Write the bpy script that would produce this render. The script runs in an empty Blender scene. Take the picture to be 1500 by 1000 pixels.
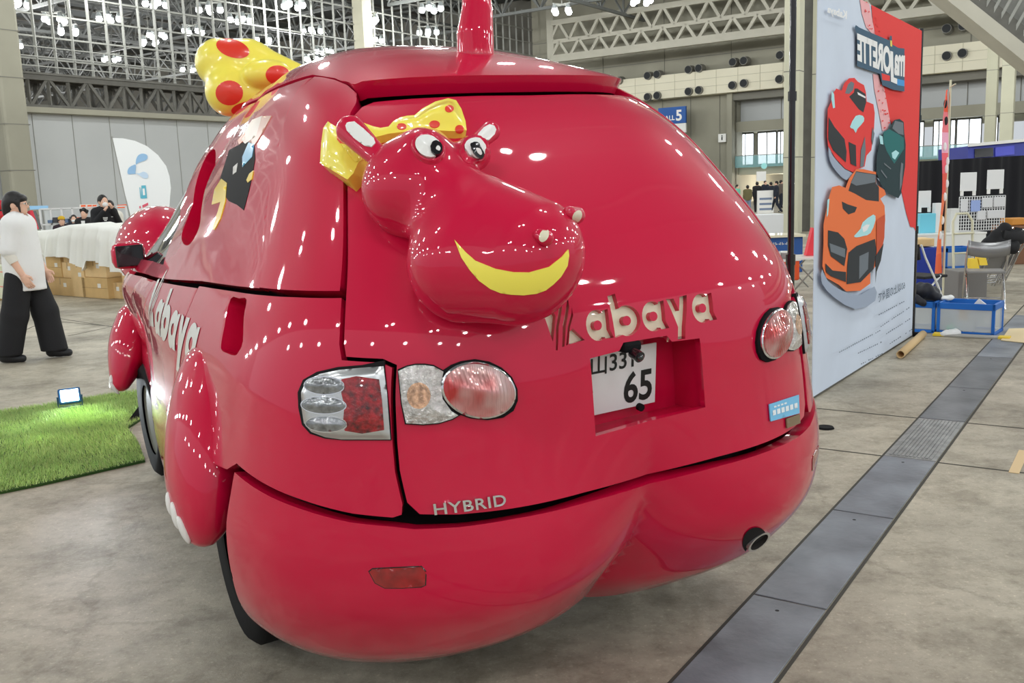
import bpy, bmesh, math, random
import numpy as np
from mathutils import Vector, Matrix
from mathutils.geometry import delaunay_2d_cdt
from mathutils.bvhtree import BVHTree
random.seed(7); RNG = np.random.default_rng(7)
SC = bpy.context.scene
COL = SC.collection

# ---------------------------------------------------------------- camera
F_PX = 1380.0
PITCH, ROLL = math.radians(9.1), math.radians(-2.1)
CAM = np.array([0.0, 0.0, 1.55])
_fw = np.array([0, math.cos(PITCH), -math.sin(PITCH)])
_up = np.array([0, math.sin(PITCH), math.cos(PITCH)])
_rt = np.array([1.0, 0, 0])
CR = math.cos(ROLL)*_rt + math.sin(ROLL)*_up
CU = -math.sin(ROLL)*_rt + math.cos(ROLL)*_up
cam = bpy.data.cameras.new('camera'); cam_o = bpy.data.objects.new('camera', cam); COL.objects.link(cam_o)
cam.sensor_width = 36; cam.lens = F_PX/1500*36; cam.clip_start = .05; cam.clip_end = 400
m = Matrix.Identity(4)
for i in range(3):
    m[i][0] = CR[i]; m[i][1] = CU[i]; m[i][2] = -_fw[i]; m[i][3] = CAM[i]
cam_o.matrix_world = m
SC.camera = cam_o
# ---------------------------------------------------------------- world, exposure
SC.view_settings.view_transform = 'Standard'; SC.view_settings.look = 'None'
SC.view_settings.exposure = 0.55; SC.view_settings.gamma = 1.0
w = bpy.data.worlds.new('world'); SC.world = w; w.use_nodes = True
w.node_tree.nodes['Background'].inputs[0].default_value = (.90, .95, 1.0, 1)
w.node_tree.nodes['Background'].inputs[1].default_value = 0.45

HA = math.radians(34.6)                       # heading of the hall's long axis
A_AX = np.array([math.sin(HA), math.cos(HA), 0]); B_AX = np.array([-math.cos(HA), math.sin(HA), 0])
UPV = np.array([0, 0, 1.0])
def hall(a, b, z=0): return A_AX*a + B_AX*b + UPV*z
def ray(x, y): return _fw + CR*(x-750)/F_PX - CU*(y-500)/F_PX
def at(x, y, k): return CAM + ray(x, y)*k                       # pixel + depth -> point
def gnd(x, y, z=0.0):
    d = ray(x, y); return CAM + d*((z-CAM[2])/d[2])
def on_plane(x, y, p, n):
    d = ray(x, y); return CAM + d*(((np.asarray(p)-CAM) @ n)/(d @ n))
def dep(p): return float((np.asarray(p)-CAM) @ _fw)

# ---------------------------------------------------------------- hall lights (the lamps hang in clusters, see the lamp builder)
LAMP_Z = 12.6
LAMP_SPOTS = [(a, b) for a in np.arange(-26, 62, 11.0) for b in np.arange(-34, 44, 11.0)]
LAMP_W = 640.0
NEXT_SPOTS = [(a, b) for a in (-14, 10, 34, 58) for b in (62, 86, 110, 134)]  # positions of the added fill lights in the next hall
# ---------------------------------------------------------------- materials
def newmat(name): 
    mt = bpy.data.materials.new(name); mt.use_nodes = True
    return mt, mt.node_tree, mt.node_tree.nodes['Principled BSDF']
def mat(name, col, rough=.5, metal=0.0, coat=0.0, spec=.5, emit=None, es=0.0, alpha=1.0, trans=0.0, ior=1.45, sss=0.0, var=0.0, vscale=30, bump=0.0, bscale=80):
    mt, nt, b = newmat(name)
    c = (*col, 1)
    b.inputs['Base Color'].default_value = c; b.inputs['Roughness'].default_value = rough
    b.inputs['Metallic'].default_value = metal; b.inputs['Coat Weight'].default_value = coat
    b.inputs['Coat Roughness'].default_value = .03
    b.inputs['Specular IOR Level'].default_value = spec; b.inputs['IOR'].default_value = ior
    b.inputs['Alpha'].default_value = alpha; b.inputs['Transmission Weight'].default_value = trans
    if emit: b.inputs['Emission Color'].default_value = (*emit, 1); b.inputs['Emission Strength'].default_value = es
    if var or bump:
        tc = nt.nodes.new('ShaderNodeTexCoord')
    if var:
        n = nt.nodes.new('ShaderNodeTexNoise'); n.inputs['Scale'].default_value = vscale; n.inputs['Detail'].default_value = 5
        nt.links.new(tc.outputs['Object'], n.inputs['Vector'])
        r = nt.nodes.new('ShaderNodeMapRange'); r.inputs[1].default_value = .3; r.inputs[2].default_value = .7
        r.inputs[3].default_value = 1-var; r.inputs[4].default_value = 1+var
        nt.links.new(n.outputs['Fac'], r.inputs[0])
        v = nt.nodes.new('ShaderNodeVectorMath'); v.operation = 'SCALE'; v.inputs[0].default_value = col
        nt.links.new(r.outputs[0], v.inputs['Scale']); nt.links.new(v.outputs[0], b.inputs['Base Color'])
    if bump:
        n2 = nt.nodes.new('ShaderNodeTexNoise'); n2.inputs['Scale'].default_value = bscale; n2.inputs['Detail'].default_value = 4
        nt.links.new(tc.outputs['Object'], n2.inputs['Vector'])
        bp = nt.nodes.new('ShaderNodeBump'); bp.inputs['Strength'].default_value = bump; bp.inputs['Distance'].default_value = .01
        nt.links.new(n2.outputs['Fac'], bp.inputs['Height']); nt.links.new(bp.outputs[0], b.inputs['Normal'])
    return mt
def s2l(*c): return tuple(((x/255)/12.92 if x <= 10 else ((x/255+.055)/1.055)**2.4) for x in c)
M = {}
# ---------------------------------------------------------------- mesh helpers
class MB:
    def __init__(s): s.v = []; s.f = []; s.mi = []; s.mats = []; s.sm = []
    def slot(s, m):
        if m not in s.mats: s.mats.append(m)
        return s.mats.index(m)
    def add(s, vs, fs, m, smooth=False):
        o = len(s.v); s.v += [tuple(map(float, v)) for v in vs]; k = s.slot(m)
        for f in fs: s.f.append(tuple(int(i)+o for i in f)); s.mi.append(k); s.sm.append(smooth)
        return s
    def box(s, c, size, m, rot=None, bev=0):
        c = np.asarray(c, float); h = np.asarray(size, float)/2
        if bev <= 0:
            vs = np.array([[x, y, z] for x in (-1, 1) for y in (-1, 1) for z in (-1, 1)])*h
            fs = [(0, 1, 3, 2), (4, 6, 7, 5), (0, 4, 5, 1), (2, 3, 7, 6), (0, 2, 6, 4), (1, 5, 7, 3)]
        else:
            b = min(bev, h.min()*.95); vs = []; fs = []
            bm = bmesh.new(); bmesh.ops.create_cube(bm, size=1)
            for v in bm.verts: v.co = Vector((v.co.x*2*h[0], v.co.y*2*h[1], v.co.z*2*h[2]))
            bmesh.ops.bevel(bm, geom=bm.edges[:], offset=b, segments=2, affect='EDGES', profile=.5)
            bm.verts.index_update(); vs = np.array([v.co[:] for v in bm.verts]); fs = [[v.index for v in f.verts] for f in bm.faces]; bm.free()
        if rot is not None: vs = vs @ np.asarray(rot, float).T
        return s.add(vs+c, fs, m)
    def beam(s, p, q, w, h, m, up=(0, 0, 1)):
        p = np.asarray(p, float); q = np.asarray(q, float); d = q-p; L = np.linalg.norm(d); d = d/L
        up = np.asarray(up, float)
        if abs(d @ up) > .98: up = np.array([1., 0, 0])
        x = np.cross(d, up); x /= np.linalg.norm(x); z = np.cross(x, d)
        return s.box((p+q)/2, (w, L, h), m, np.stack([x, d, z], 1))
    def tube(s, pts, r, m, n=8, closed=False, smooth=True):
        pts = [np.asarray(p, float) for p in pts]; k = len(pts); rs = r if hasattr(r, '__len__') else [r]*k
        vs = []; fs = []; prev = None
        for i, p in enumerate(pts):
            t = pts[min(i+1, k-1)]-pts[max(i-1, 0)]; t = t/(np.linalg.norm(t)+1e-12)
            if prev is None:
                a = np.array([0, 0, 1.]) if abs(t[2]) < .9 else np.array([1., 0, 0])
            else: a = prev
            x = a-t*(a @ t); x /= np.linalg.norm(x); prev = x; y = np.cross(t, x)
            for j in range(n):
                an = 2*math.pi*j/n; vs.append(p+rs[i]*(math.cos(an)*x+math.sin(an)*y))
        for i in range(k-1):
            for j in range(n): fs.append((i*n+j, i*n+(j+1) % n, (i+1)*n+(j+1) % n, (i+1)*n+j))
        s.add(vs, fs, m, smooth)
        s.add(vs[:n], [tuple(range(n))[::-1]], m); s.add(vs[-n:], [tuple(range(n))], m)
        return s
    def cyl(s, p, q, r, m, n=16, r2=None): return s.tube([p, q], [r, r if r2 is None else r2], m, n)
    def sphere(s, c, r, m, nu=16, nv=10, sc=(1, 1, 1), rot=None):
        vs = []; fs = []
        for i in range(nv+1):
            th = math.pi*i/nv
            for j in range(nu):
                ph = 2*math.pi*j/nu; vs.append([math.sin(th)*math.cos(ph), math.sin(th)*math.sin(ph), math.cos(th)])
        for i in range(nv):
            for j in range(nu): fs.append((i*nu+j, (i+1)*nu+j, (i+1)*nu+(j+1) % nu, i*nu+(j+1) % nu))
        vs = np.array(vs)*r*np.asarray(sc)
        if rot is not None: vs = vs @ np.asarray(rot).T
        return s.add(vs+np.asarray(c), fs, m, True)
    def quad(s, a, b, c, d, m): return s.add([a, b, c, d], [(0, 1, 2, 3)], m)
    def poly(s, pts, m): return s.add(pts, [tuple(range(len(pts)))], m)
    def prism(s, pts, ext, m):
        pts = np.asarray(pts, float); n = len(pts); vs = np.concatenate([pts, pts+np.asarray(ext, float)])
        fs = [tuple(range(n))[::-1], tuple(range(n, 2*n))]+[(i, (i+1) % n, n+(i+1) % n, n+i) for i in range(n)]
        return s.add(vs, fs, m)
    def build(s, name, parent=None, loc=None, kind=None, label=None):
        me = bpy.data.meshes.new(name); me.from_pydata(s.v, [], s.f)
        for mt in s.mats: me.materials.append(mt)
        me.polygons.foreach_set('material_index', s.mi); me.polygons.foreach_set('use_smooth', s.sm)
        me.update()
        o = bpy.data.objects.new(name, me); COL.objects.link(o)
        if parent: o.parent = parent
        if kind: o['kind'] = kind
        if label: o['label'] = label
        return o
def raw_mesh(name, vs, fs, m, parent=None, smooth=True, normals=None, mi=None):
    me = bpy.data.meshes.new(name)
    me.from_pydata([tuple(map(float, v)) for v in vs], [], [tuple(map(int, f)) for f in fs])
    for mt in (m if isinstance(m, (list, tuple)) else [m]): me.materials.append(mt)
    me.polygons.foreach_set('use_smooth', [smooth]*len(me.polygons))
    if mi is not None: me.polygons.foreach_set('material_index', [int(i) for i in mi])
    me.update()
    if normals is not None: me.normals_split_custom_set_from_vertices([tuple(map(float, n)) for n in normals])
    o = bpy.data.objects.new(name, me); COL.objects.link(o)
    if parent: o.parent = parent
    return o
def thing(name, label, cat, loc=(0, 0, 0), rz=0.0, group=None, mw=None):
    o = bpy.data.objects.new(name, None); COL.objects.link(o); o.empty_display_size = .1
    if mw is not None: o.matrix_world = mw
    else: o.location = tuple(map(float, loc)); o.rotation_euler = (0, 0, rz)
    tag(o, label, cat, group); return o
def tag(o, label, cat, group=None, kind=None):
    o['label'] = label; o['category'] = cat
    if group: o['group'] = group
    if kind: o['kind'] = kind
    return o
def struct(o): o['kind'] = 'structure'; return o
def center(o):
    """move a top-level mesh object's origin to the middle of its base"""
    me = o.data; n = len(me.vertices); c = np.empty(n*3); me.vertices.foreach_get('co', c); c = c.reshape(-1, 3)
    p = np.array([(c[:, 0].min()+c[:, 0].max())/2, (c[:, 1].min()+c[:, 1].max())/2, c[:, 2].min()])
    me.vertices.foreach_set('co', (c-p).ravel()); o.location = tuple(o.location[i]+p[i] for i in range(3)); me.update(); return o
def dup_tree(root, **kw):
    r = root.copy(); COL.objects.link(r)
    for ch in list(root.children):
        c = ch.copy(); COL.objects.link(c); c.parent = r
        for g in list(ch.children):
            d = g.copy(); COL.objects.link(d); d.parent = c
    for k, v in kw.items(): r[k] = v
    return r
# polygons ------------------------------------------------------------------
def resample(poly, step, closed=True):
    P = np.asarray(poly, float); out = []
    n = len(P)
    for i in range(n if closed else n-1):
        a, b = P[i], P[(i+1) % n]; k = max(1, int(round(np.linalg.norm(b-a)/step)))
        out += [a+(b-a)*j/k for j in range(k)]
    if not closed: out.append(P[-1])
    return np.array(out)
def smooth_closed(poly, n=8):
    P = np.asarray(poly, float); k = len(P); out = []
    for i in range(k):
        p0, p1, p2, p3 = P[i-1], P[i], P[(i+1) % k], P[(i+2) % k]
        for j in range(n):
            t = j/n
            out.append(.5*((2*p1)+(p2-p0)*t+(2*p0-5*p1+4*p2-p3)*t*t+(3*p1-p0-3*p2+p3)*t**3))
    return np.array(out)
def ellipse(cx, cy, rx, ry, n=28, rot=0):
    a = np.linspace(0, 2*math.pi, n, endpoint=False); x = rx*np.cos(a); y = ry*np.sin(a)
    return np.stack([cx+x*math.cos(rot)-y*math.sin(rot), cy+x*math.sin(rot)+y*math.cos(rot)], 1)
def area2(P): x, y = P[:, 0], P[:, 1]; return .5*np.sum(x*np.roll(y, -1)-np.roll(x, -1)*y)
def inset(P, d):
    P = np.asarray(P, float)
    if area2(P) < 0: P = P[::-1]
    e = np.roll(P, -1, 0)-P; e /= (np.linalg.norm(e, axis=1, keepdims=True)+1e-12)
    nrm = np.stack([-e[:, 1], e[:, 0]], 1); a = nrm+np.roll(nrm, 1, 0)
    a /= np.maximum(np.sum(a*a, 1, keepdims=True)/2, .5)
    return P+a*d
def inside(P, X):
    x, y = X[:, 0], X[:, 1]; r = np.zeros(len(X), bool); n = len(P)
    for i in range(n):
        x1, y1 = P[i]; x2, y2 = P[(i+1) % n]
        if y1 == y2: continue
        c = ((y1 > y) != (y2 > y)) & (x < (x2-x1)*(y-y1)/(y2-y1)+x1); r ^= c
    return r
def bdist(polys, X):
    d = np.full(len(X), 1e9)
    for P in polys:
        A = P; Bv = np.roll(P, -1, 0)-P; L = np.sum(Bv*Bv, 1)+1e-18
        for i in range(len(P)):
            t = np.clip(((X-A[i]) @ Bv[i])/L[i], 0, 1); q = A[i]+t[:, None]*Bv[i]
            d = np.minimum(d, np.hypot(X[:, 0]-q[:, 0], X[:, 1]-q[:, 1]))
    return d
def cdt(polys, step, ring=0.0):
    """triangulate the even-odd inside of closed 2D polygons with interior grid points"""
    polys = [resample(p, step) for p in polys]
    allp = np.concatenate(polys); lo = allp.min(0); hi = allp.max(0)
    gx = np.arange(lo[0], hi[0], step); gy = np.arange(lo[1], hi[1], step*.87)
    G = np.array([(x+(j % 2)*step/2, y) for j, y in enumerate(gy) for x in gx]) if len(gx) and len(gy) else np.zeros((0, 2))
    ins = np.zeros(len(G), bool)
    for p in polys: ins ^= inside(p, G)
    G = G[ins]
    if len(G): G = G[bdist(polys, G) > max(step*.45, ring*1.6)]
    verts = []; edges = []
    for p in polys:
        o = len(verts); verts += list(p); edges += [(o+i, o+(i+1) % len(p)) for i in range(len(p))]
    if ring:
        R = []
        for i, p in enumerate(polys):
            q = inset(p, ring if i == 0 else -ring); R.append(q)
        R = np.concatenate(R); ins = np.zeros(len(R), bool)
        for p in polys: ins ^= inside(p, R)
        R = R[ins]; R = R[bdist(polys, R) > ring*.7]; verts += list(R)
    verts += list(G)
    v, e, f, *_ = delaunay_2d_cdt([Vector((float(a[0]), float(a[1]))) for a in verts], edges, [], 0, 1e-7)
    V = np.array([(a.x, a.y) for a in v]); T = np.array([t for t in f if len(t) == 3])
    c = V[T].mean(1); ok = np.zeros(len(T), bool)
    for p in polys: ok ^= inside(p, c)
    T = T[ok]; a = V[T]; ar = (a[:, 1, 0]-a[:, 0, 0])*(a[:, 2, 1]-a[:, 0, 1])-(a[:, 1, 1]-a[:, 0, 1])*(a[:, 2, 0]-a[:, 0, 0])
    T = np.where((ar < 0)[:, None], T[:, ::-1], T); T = T[np.abs(ar) > 1e-12]
    return V, T, polys
def boundary_edges(T):
    c = {}
    for t in T:
        for i in range(3):
            a, b = int(t[i]), int(t[(i+1) % 3])
            if (b, a) in c: c.pop((b, a))
            else: c[(a, b)] = 1
    return list(c)
# signed distance modelling ----------------------------------------------------
def smin(a, b, k): h = np.maximum(k-np.abs(a-b), 0)/k; return np.minimum(a, b)-h*h*k*.25
def sd_ell(P, c, r, R=None):
    q = P-np.asarray(c, float)
    if R is not None: q = q @ np.asarray(R, float)
    r = np.asarray(r, float); k0 = np.linalg.norm(q/r, axis=-1); k1 = np.linalg.norm(q/(r*r), axis=-1)
    return k0*(k0-1)/np.maximum(k1, 1e-9)
def sd_cone(P, a, b, ra, rb):
    a = np.asarray(a, float); b = np.asarray(b, float); d = b-a; t = np.clip(((P-a) @ d)/max(d @ d, 1e-12), 0, 1)
    return np.linalg.norm(P-a-t[..., None]*d, axis=-1)-(ra+(rb-ra)*t)
def sd_chain(P, pts, rs, k=.02):
    r = None
    for i in range(len(pts)-1):
        d = sd_cone(P, pts[i], pts[i+1], rs[i], rs[i+1]); r = d if r is None else smin(r, d, k)
    return r
def sdf_mesh(fn, lo, hi, h):
    lo = np.asarray(lo, float); n = [int(math.ceil((hi[i]-lo[i])/h))+1 for i in range(3)]
    ax = [lo[i]+h*np.arange(n[i]) for i in range(3)]
    G = np.stack(np.meshgrid(*ax, indexing='ij'), -1); V = fn(G); S_ = V < 0
    c = [S_[i:n[0]-1+i, j:n[1]-1+j, k:n[2]-1+k] for i in (0, 1) for j in (0, 1) for k in (0, 1)]
    cnt = sum(x.astype(int) for x in c); act = (cnt > 0) & (cnt < 8)
    idx = -np.ones(act.shape, int); idx[act] = np.arange(act.sum()); I = np.argwhere(act)
    acc = np.zeros((len(I), 3)); num = np.zeros(len(I))
    cor = [np.array((i, j, k)) for i in (0, 1) for j in (0, 1) for k in (0, 1)]
    for a in range(8):
        for b in range(a+1, 8):
            if np.abs(cor[a]-cor[b]).sum() != 1: continue
            va = V[tuple((I+cor[a]).T)]; vb = V[tuple((I+cor[b]).T)]; mk = (va < 0) != (vb < 0)
            t = np.where(mk, va/np.where(mk, va-vb, 1), 0)
            acc += np.where(mk[:, None], cor[a]+t[:, None]*(cor[b]-cor[a]), 0); num += mk
    X = lo+h*(I+acc/num[:, None]); F = []
    for d in range(3):
        e = [0, 0, 0]; e[d] = 1; u_, v_ = [(1, 2), (2, 0), (0, 1)][d]
        s0 = S_[tuple(slice(0, n[i]-e[i]) for i in range(3))]; s1 = S_[tuple(slice(e[i], n[i]) for i in range(3))]
        Q = np.argwhere(s0 != s1); Q = Q[(Q[:, u_] > 0) & (Q[:, v_] > 0) & (Q[:, u_] < n[u_]-1) & (Q[:, v_] < n[v_]-1)]
        du = np.zeros(3, int); du[u_] = 1; dv = np.zeros(3, int); dv[v_] = 1
        q = np.stack([idx[tuple((Q-du-dv).T)], idx[tuple((Q-dv).T)], idx[tuple(Q.T)], idx[tuple((Q-du).T)]], 1)
        fl = s0[tuple(Q.T)]; q = np.where(fl[:, None], q, q[:, ::-1]); F.append(q)
    F = np.concatenate(F); F = F[(F >= 0).all(1)]
    e = h*.2
    for _ in range(2):
        f0 = fn(X); g = np.stack([fn(X+e*np.eye(3)[i])-fn(X-e*np.eye(3)[i]) for i in range(3)], 1)/(2*e)
        X = X-np.clip(f0/np.maximum(np.sum(g*g, 1), .2), -h*.5, h*.5)[:, None]*g
    return X, F
def text_mesh(body, bold=0.0, spacing=1.0, res=4):
    """filled 2D outlines of a line of text; returns verts (height of a capital about 0.7) and faces"""
    cu = bpy.data.curves.new('txt', 'FONT'); cu.body = body; cu.size = 1; cu.offset = bold; cu.space_character = spacing; cu.resolution_u = res
    o = bpy.data.objects.new('txt', cu); COL.objects.link(o)
    dg = bpy.context.evaluated_depsgraph_get(); me = bpy.data.meshes.new_from_object(o.evaluated_get(dg))
    vs = np.array([v.co[:] for v in me.vertices]).reshape(-1, 3); fs = [tuple(p.vertices) for p in me.polygons]
    bpy.data.objects.remove(o); bpy.data.curves.remove(cu); bpy.data.meshes.remove(me)
    return vs[:, :2], fs
# ================================================================ the hall
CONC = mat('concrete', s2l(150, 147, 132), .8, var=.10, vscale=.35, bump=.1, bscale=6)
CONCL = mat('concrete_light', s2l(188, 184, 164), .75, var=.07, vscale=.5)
CONCD = mat('concrete_dark', s2l(120, 118, 110), .85, var=.1, vscale=.4)  # darker grey concrete for joints and plain back surfaces
BAND = mat('cream_panel', s2l(222, 216, 194), .6, var=.03, vscale=.4)
GWALL = mat('grey_partition', s2l(182, 184, 184), .7, var=.05, vscale=.25)
STEEL = mat('grey_steel', s2l(150, 150, 144), .5, var=.08, vscale=2)
STEELD = mat('dark_steel', s2l(92, 90, 84), .6, var=.15, vscale=3)
DARK = mat('dark_void', (.03, .032, .034), .9)
WINL = mat('bright_window', (.8, .85, .9), .3, emit=(.86, .93, 1.0), es=2.0)
# floor
FL, nt, b = newmat('concrete_floor')
tc = nt.nodes.new('ShaderNodeTexCoord'); L = nt.links.new
def noise(sc_, det=6, rough=.6):
    n = nt.nodes.new('ShaderNodeTexNoise'); n.inputs['Scale'].default_value = sc_; n.inputs['Detail'].default_value = det; n.inputs['Roughness'].default_value = rough; L(tc.outputs['Object'], n.inputs['Vector']); return n
def ramp(src, a, ca, b_, cb):
    r = nt.nodes.new('ShaderNodeValToRGB'); r.color_ramp.elements[0].position = a; r.color_ramp.elements[0].color = ca; r.color_ramp.elements[1].position = b_; r.color_ramp.elements[1].color = cb; L(src, r.inputs[0]); return r
def mix(mode, fac, a, b_):
    x = nt.nodes.new('ShaderNodeMix'); x.data_type = 'RGBA'; x.blend_type = mode; x.inputs[0].default_value = fac; L(a, x.inputs[6]); L(b_, x.inputs[7]); return x
base = ramp(noise(.7, 9, .72).outputs['Fac'], .36, (*s2l(140, 132, 116), 1), .64, (*s2l(196, 187, 168), 1))
st_ = ramp(noise(1.9, 12, .78).outputs['Fac'], .38, (.50, .48, .44, 1), .54, (1, 1, 1, 1))
sp_ = ramp(noise(16, 8, .8).outputs['Fac'], .34, (.60, .58, .55, 1), .48, (1, 1, 1, 1))
sc_ = ramp(noise(60, 2, .5).outputs['Fac'], .62, (1, 1, 1, 1), .70, (1.35, 1.35, 1.35, 1))
m1 = mix('MULTIPLY', .75, base.outputs[0], st_.outputs[0]); m2 = mix('MULTIPLY', .6, m1.outputs[2], sp_.outputs[0]); m3 = mix('MULTIPLY', .8, m2.outputs[2], sc_.outputs[0])
wv_s = nt.nodes.new('ShaderNodeTexVoronoi'); wv_s.feature = 'DISTANCE_TO_EDGE'; wv_s.inputs['Scale'].default_value = .45; L(tc.outputs['Object'], wv_s.inputs['Vector'])
nd = nt.nodes.new('ShaderNodeVectorMath'); nd.operation = 'MULTIPLY_ADD'; nd.inputs[1].default_value = (.5, .5, .5); L(noise(1.2, 8, .75).outputs['Color'], nd.inputs[0]); L(tc.outputs['Object'], nd.inputs[2]); L(nd.outputs[0], wv_s.inputs['Vector'])
ck_ = ramp(wv_s.outputs['Distance'], .0, (.62, .60, .57, 1), .010, (1, 1, 1, 1)); m4 = mix('MULTIPLY', .55, m3.outputs[2], ck_.outputs[0])
L(m4.outputs[2], b.inputs['Base Color'])
rr_ = nt.nodes.new('ShaderNodeMapRange'); rr_.inputs[3].default_value = .42; rr_.inputs[4].default_value = .75; L(noise(5, 8, .75).outputs['Fac'], rr_.inputs[0]); L(rr_.outputs[0], b.inputs['Roughness'])
bp = nt.nodes.new('ShaderNodeBump'); bp.inputs['Strength'].default_value = .35; bp.inputs['Distance'].default_value = .01; L(noise(30, 8, .8).outputs['Fac'], bp.inputs['Height']); L(bp.outputs[0], b.inputs['Normal'])
mb = MB(); mb.quad(hall(-30, -45), hall(80, -45), hall(80, 150), hall(-30, 150), FL)
if mb.f and True:
    fo = struct(mb.build('floor'))
# slab joints
JT = mat('floor_joint', s2l(70, 68, 62), .9)
def hallc(p): return float(np.asarray(p) @ A_AX), float(np.asarray(p) @ B_AX)
strL0, strL1 = gnd(980, 1000), gnd(1445, 505)
sd_dir = (strL1-strL0)/np.linalg.norm(strL1-strL0); sd_nrm = np.array([-sd_dir[1], sd_dir[0], 0])
SWID = abs((gnd(1310, 764)-strL0) @ sd_nrm)
def along(x, y): return (gnd(x, y)-strL0) @ sd_dir
def strip_pt(a, off, z=0): return strL0+sd_dir*a-sd_nrm*off+UPV*z
mb = MB()
def floor_line(p, q, w_=.012): mb.beam(p+UPV*.0005, q+UPV*.0005, w_, .003, JT)
aR0, aR1 = along(1287, 667), along(1340, 612)
for a_, l0, l1 in ((aR0, -2.2, -.0), (aR0, SWID, 3.5), (aR1, -2.4, 0), (aR1, SWID, 3.6)):
    floor_line(strip_pt(a_, l0), strip_pt(a_, l1))
floor_line(strip_pt(aR0, -.95), strip_pt(aR1, -.95), .008)
for p, q in (((0, 500), (60, 473)), ((75, 470), (165, 478)), ((100, 492), (165, 478)), ((60, 462), (160, 478)), ((0, 478), (40, 468)), ((160, 585), (215, 571)), ((120, 600), (215, 572))):
    floor_line(gnd(*p), gnd(*q), .014)
floor_line(strip_pt(along(1442, 505)-14, .002), strip_pt(along(1442, 505)+9, .002), .012); floor_line(strip_pt(along(1442, 505)-14, SWID), strip_pt(along(1442, 505)+9, SWID), .013)
struct(mb.build('trim_1', label='dark joints between the floor slabs'))
TAPE = mat('beige_tape', s2l(214, 186, 140), .6)
mb = MB(); mb.beam(gnd(1485, 693)+UPV*.002, gnd(1500, 660)+UPV*.002, .05, .002, TAPE); tag(center(mb.build('floor_tape')), 'strip of tan tape stuck on the floor by the trench covers', 'tape')
# trench covers
def plate_mat(name, c, ribs=False):
    mt = mat(name, c, .46, var=.36, vscale=3.0, bump=.25, bscale=30, spec=.5)
    return mt
PLT = plate_mat('trench_plate', s2l(122, 127, 134)); PLD = plate_mat('trench_plate_dark', s2l(100, 103, 108)); PLR = mat('ribbed_plate', s2l(140, 141, 140), .5, var=.25, vscale=14, bump=.2, bscale=60)
sa = [along(900, 1085)]+[along(*p) for p in ((1096, 870), (1217, 747), (1287, 667), (1340, 612), (1391, 567), (1430, 522))]+[along(1449, 500)+1.9]
lab = ['smooth grey steel trench cover nearest the camera', 'grey steel trench cover second from the camera, beside the exhaust', 'pale grey steel trench cover just before the ribbed plate', 'ribbed worn metal trench cover between smooth grey ones', 'darker grey trench cover just beyond the ribbed plate', 'grey trench cover two beyond the ribbed plate', 'farthest trench cover, ending by the cardboard on the floor']
for i in range(7):
    a0, a1 = sa[i]+.006, sa[i+1]-.006; mb = MB(); mt = (PLT, PLT, PLT, PLR, PLD, PLD, PLT)[i]
    R = np.stack([sd_dir, -sd_nrm, UPV], 1)
    mb.box(strip_pt((a0+a1)/2, SWID/2, .003), (a1-a0, SWID-.02, .006), mt, R, .002)
    if i == 3:
        for j in range(11): mb.box(strip_pt((a0+a1)/2, .04+j*(SWID-.08)/10, .0075), (a1-a0-.04, .014, .005), PLR, R)
    else:
        mb.cyl(strip_pt(a1-.09, SWID*.45, .0055), strip_pt(a1-.09, SWID*.45, .0065), .008, DARK, 8)
    tag(center(mb.build('trench_cover')), lab[i], 'floor plate', 'trench covers')
# ---- left wall: partition, catwalk truss, glazing grid
BL = hallc(at(20, 290, 45))[1]
def lw_(x, y): return on_plane(x, y, hall(0, BL), B_AX)
def la(x, y): return hallc(lw_(x, y))[0]
zp = lw_(160, 171)[2]; zt0 = lw_(160, 163)[2]; zt1 = lw_(160, 122)[2]
AL0, AL1 = la(0, 200)-25, 80
mb = MB(); mb.box(hall((AL0+AL1)/2, BL+.2, zp/2), (AL1-AL0, .4, zp), GWALL, np.stack([A_AX, B_AX, UPV], 1))
for i in range(40): mb.beam(hall(AL0+i*2.05, BL-.01, 0), hall(AL0+i*2.05, BL-.01, zp), .04, .02, STEEL)
struct(mb.build('wall_left'))
mb = MB(); mb.beam(hall(AL0, BL-.1, zp+.12), hall(AL1, BL-.1, zp+.12), 1.0, .26, CONC); struct(mb.build('trim_2'))
mb = MB(); s0, s1 = la(39, 154), la(98, 158); spc = (s1-s0); n = int((AL1-s0)/spc)
for off in (0, 1.2):
    mb.beam(hall(AL0, BL-.3+off, zt1), hall(AL1, BL-.3+off, zt1), .25, .30, STEELD); mb.beam(hall(AL0, BL-.3+off, zt0), hall(AL1, BL-.3+off, zt0), .25, .22, STEELD)
    for i in range(-3, n):
        a = s0+i*spc
        mb.beam(hall(a, BL-.3+off, zt0), hall(a, BL-.3+off, zt1), .14, .14, STEELD); mb.beam(hall(a+spc/2, BL-.3+off, zt0), hall(a+spc/2, BL-.3+off, zt1), .14, .14, STEELD)
        mb.beam(hall(a, BL-.3+off, zt0), hall(a+spc/2, BL-.3+off, zt1), .14, .14, STEELD); mb.beam(hall(a, BL-.3+off, zt0), hall(a-spc/2, BL-.3+off, zt1), .14, .14, STEELD)
mb.beam(hall(AL0, BL+.3, zt1+.15), hall(AL1, BL+.3, zt1+.15), 1.6, .1, STEELD)
for k in range(3): mb.beam(hall(AL0, BL-.4, zt1+.5+.45*k), hall(AL1, BL-.4, zt1+.5+.45*k), .05, .05, STEEL)
struct(mb.build('trim_3', label='steel lattice catwalk above the grey partition'))
CZ = 16.5
mb = MB(); dx = la(49, 60)-la(20, 60)
for i in range(int((AL1-AL0)/dx)): mb.beam(hall(AL0+i*dx, BL, zt1), hall(AL0+i*dx, BL, CZ), .10, .12, STEEL)
for k in range(int((CZ-zt1)/1.05)): mb.beam(hall(AL0, BL, zt1+.9+k*1.05), hall(AL1, BL, zt1+.9+k*1.05), .08, .08, STEEL)
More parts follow.
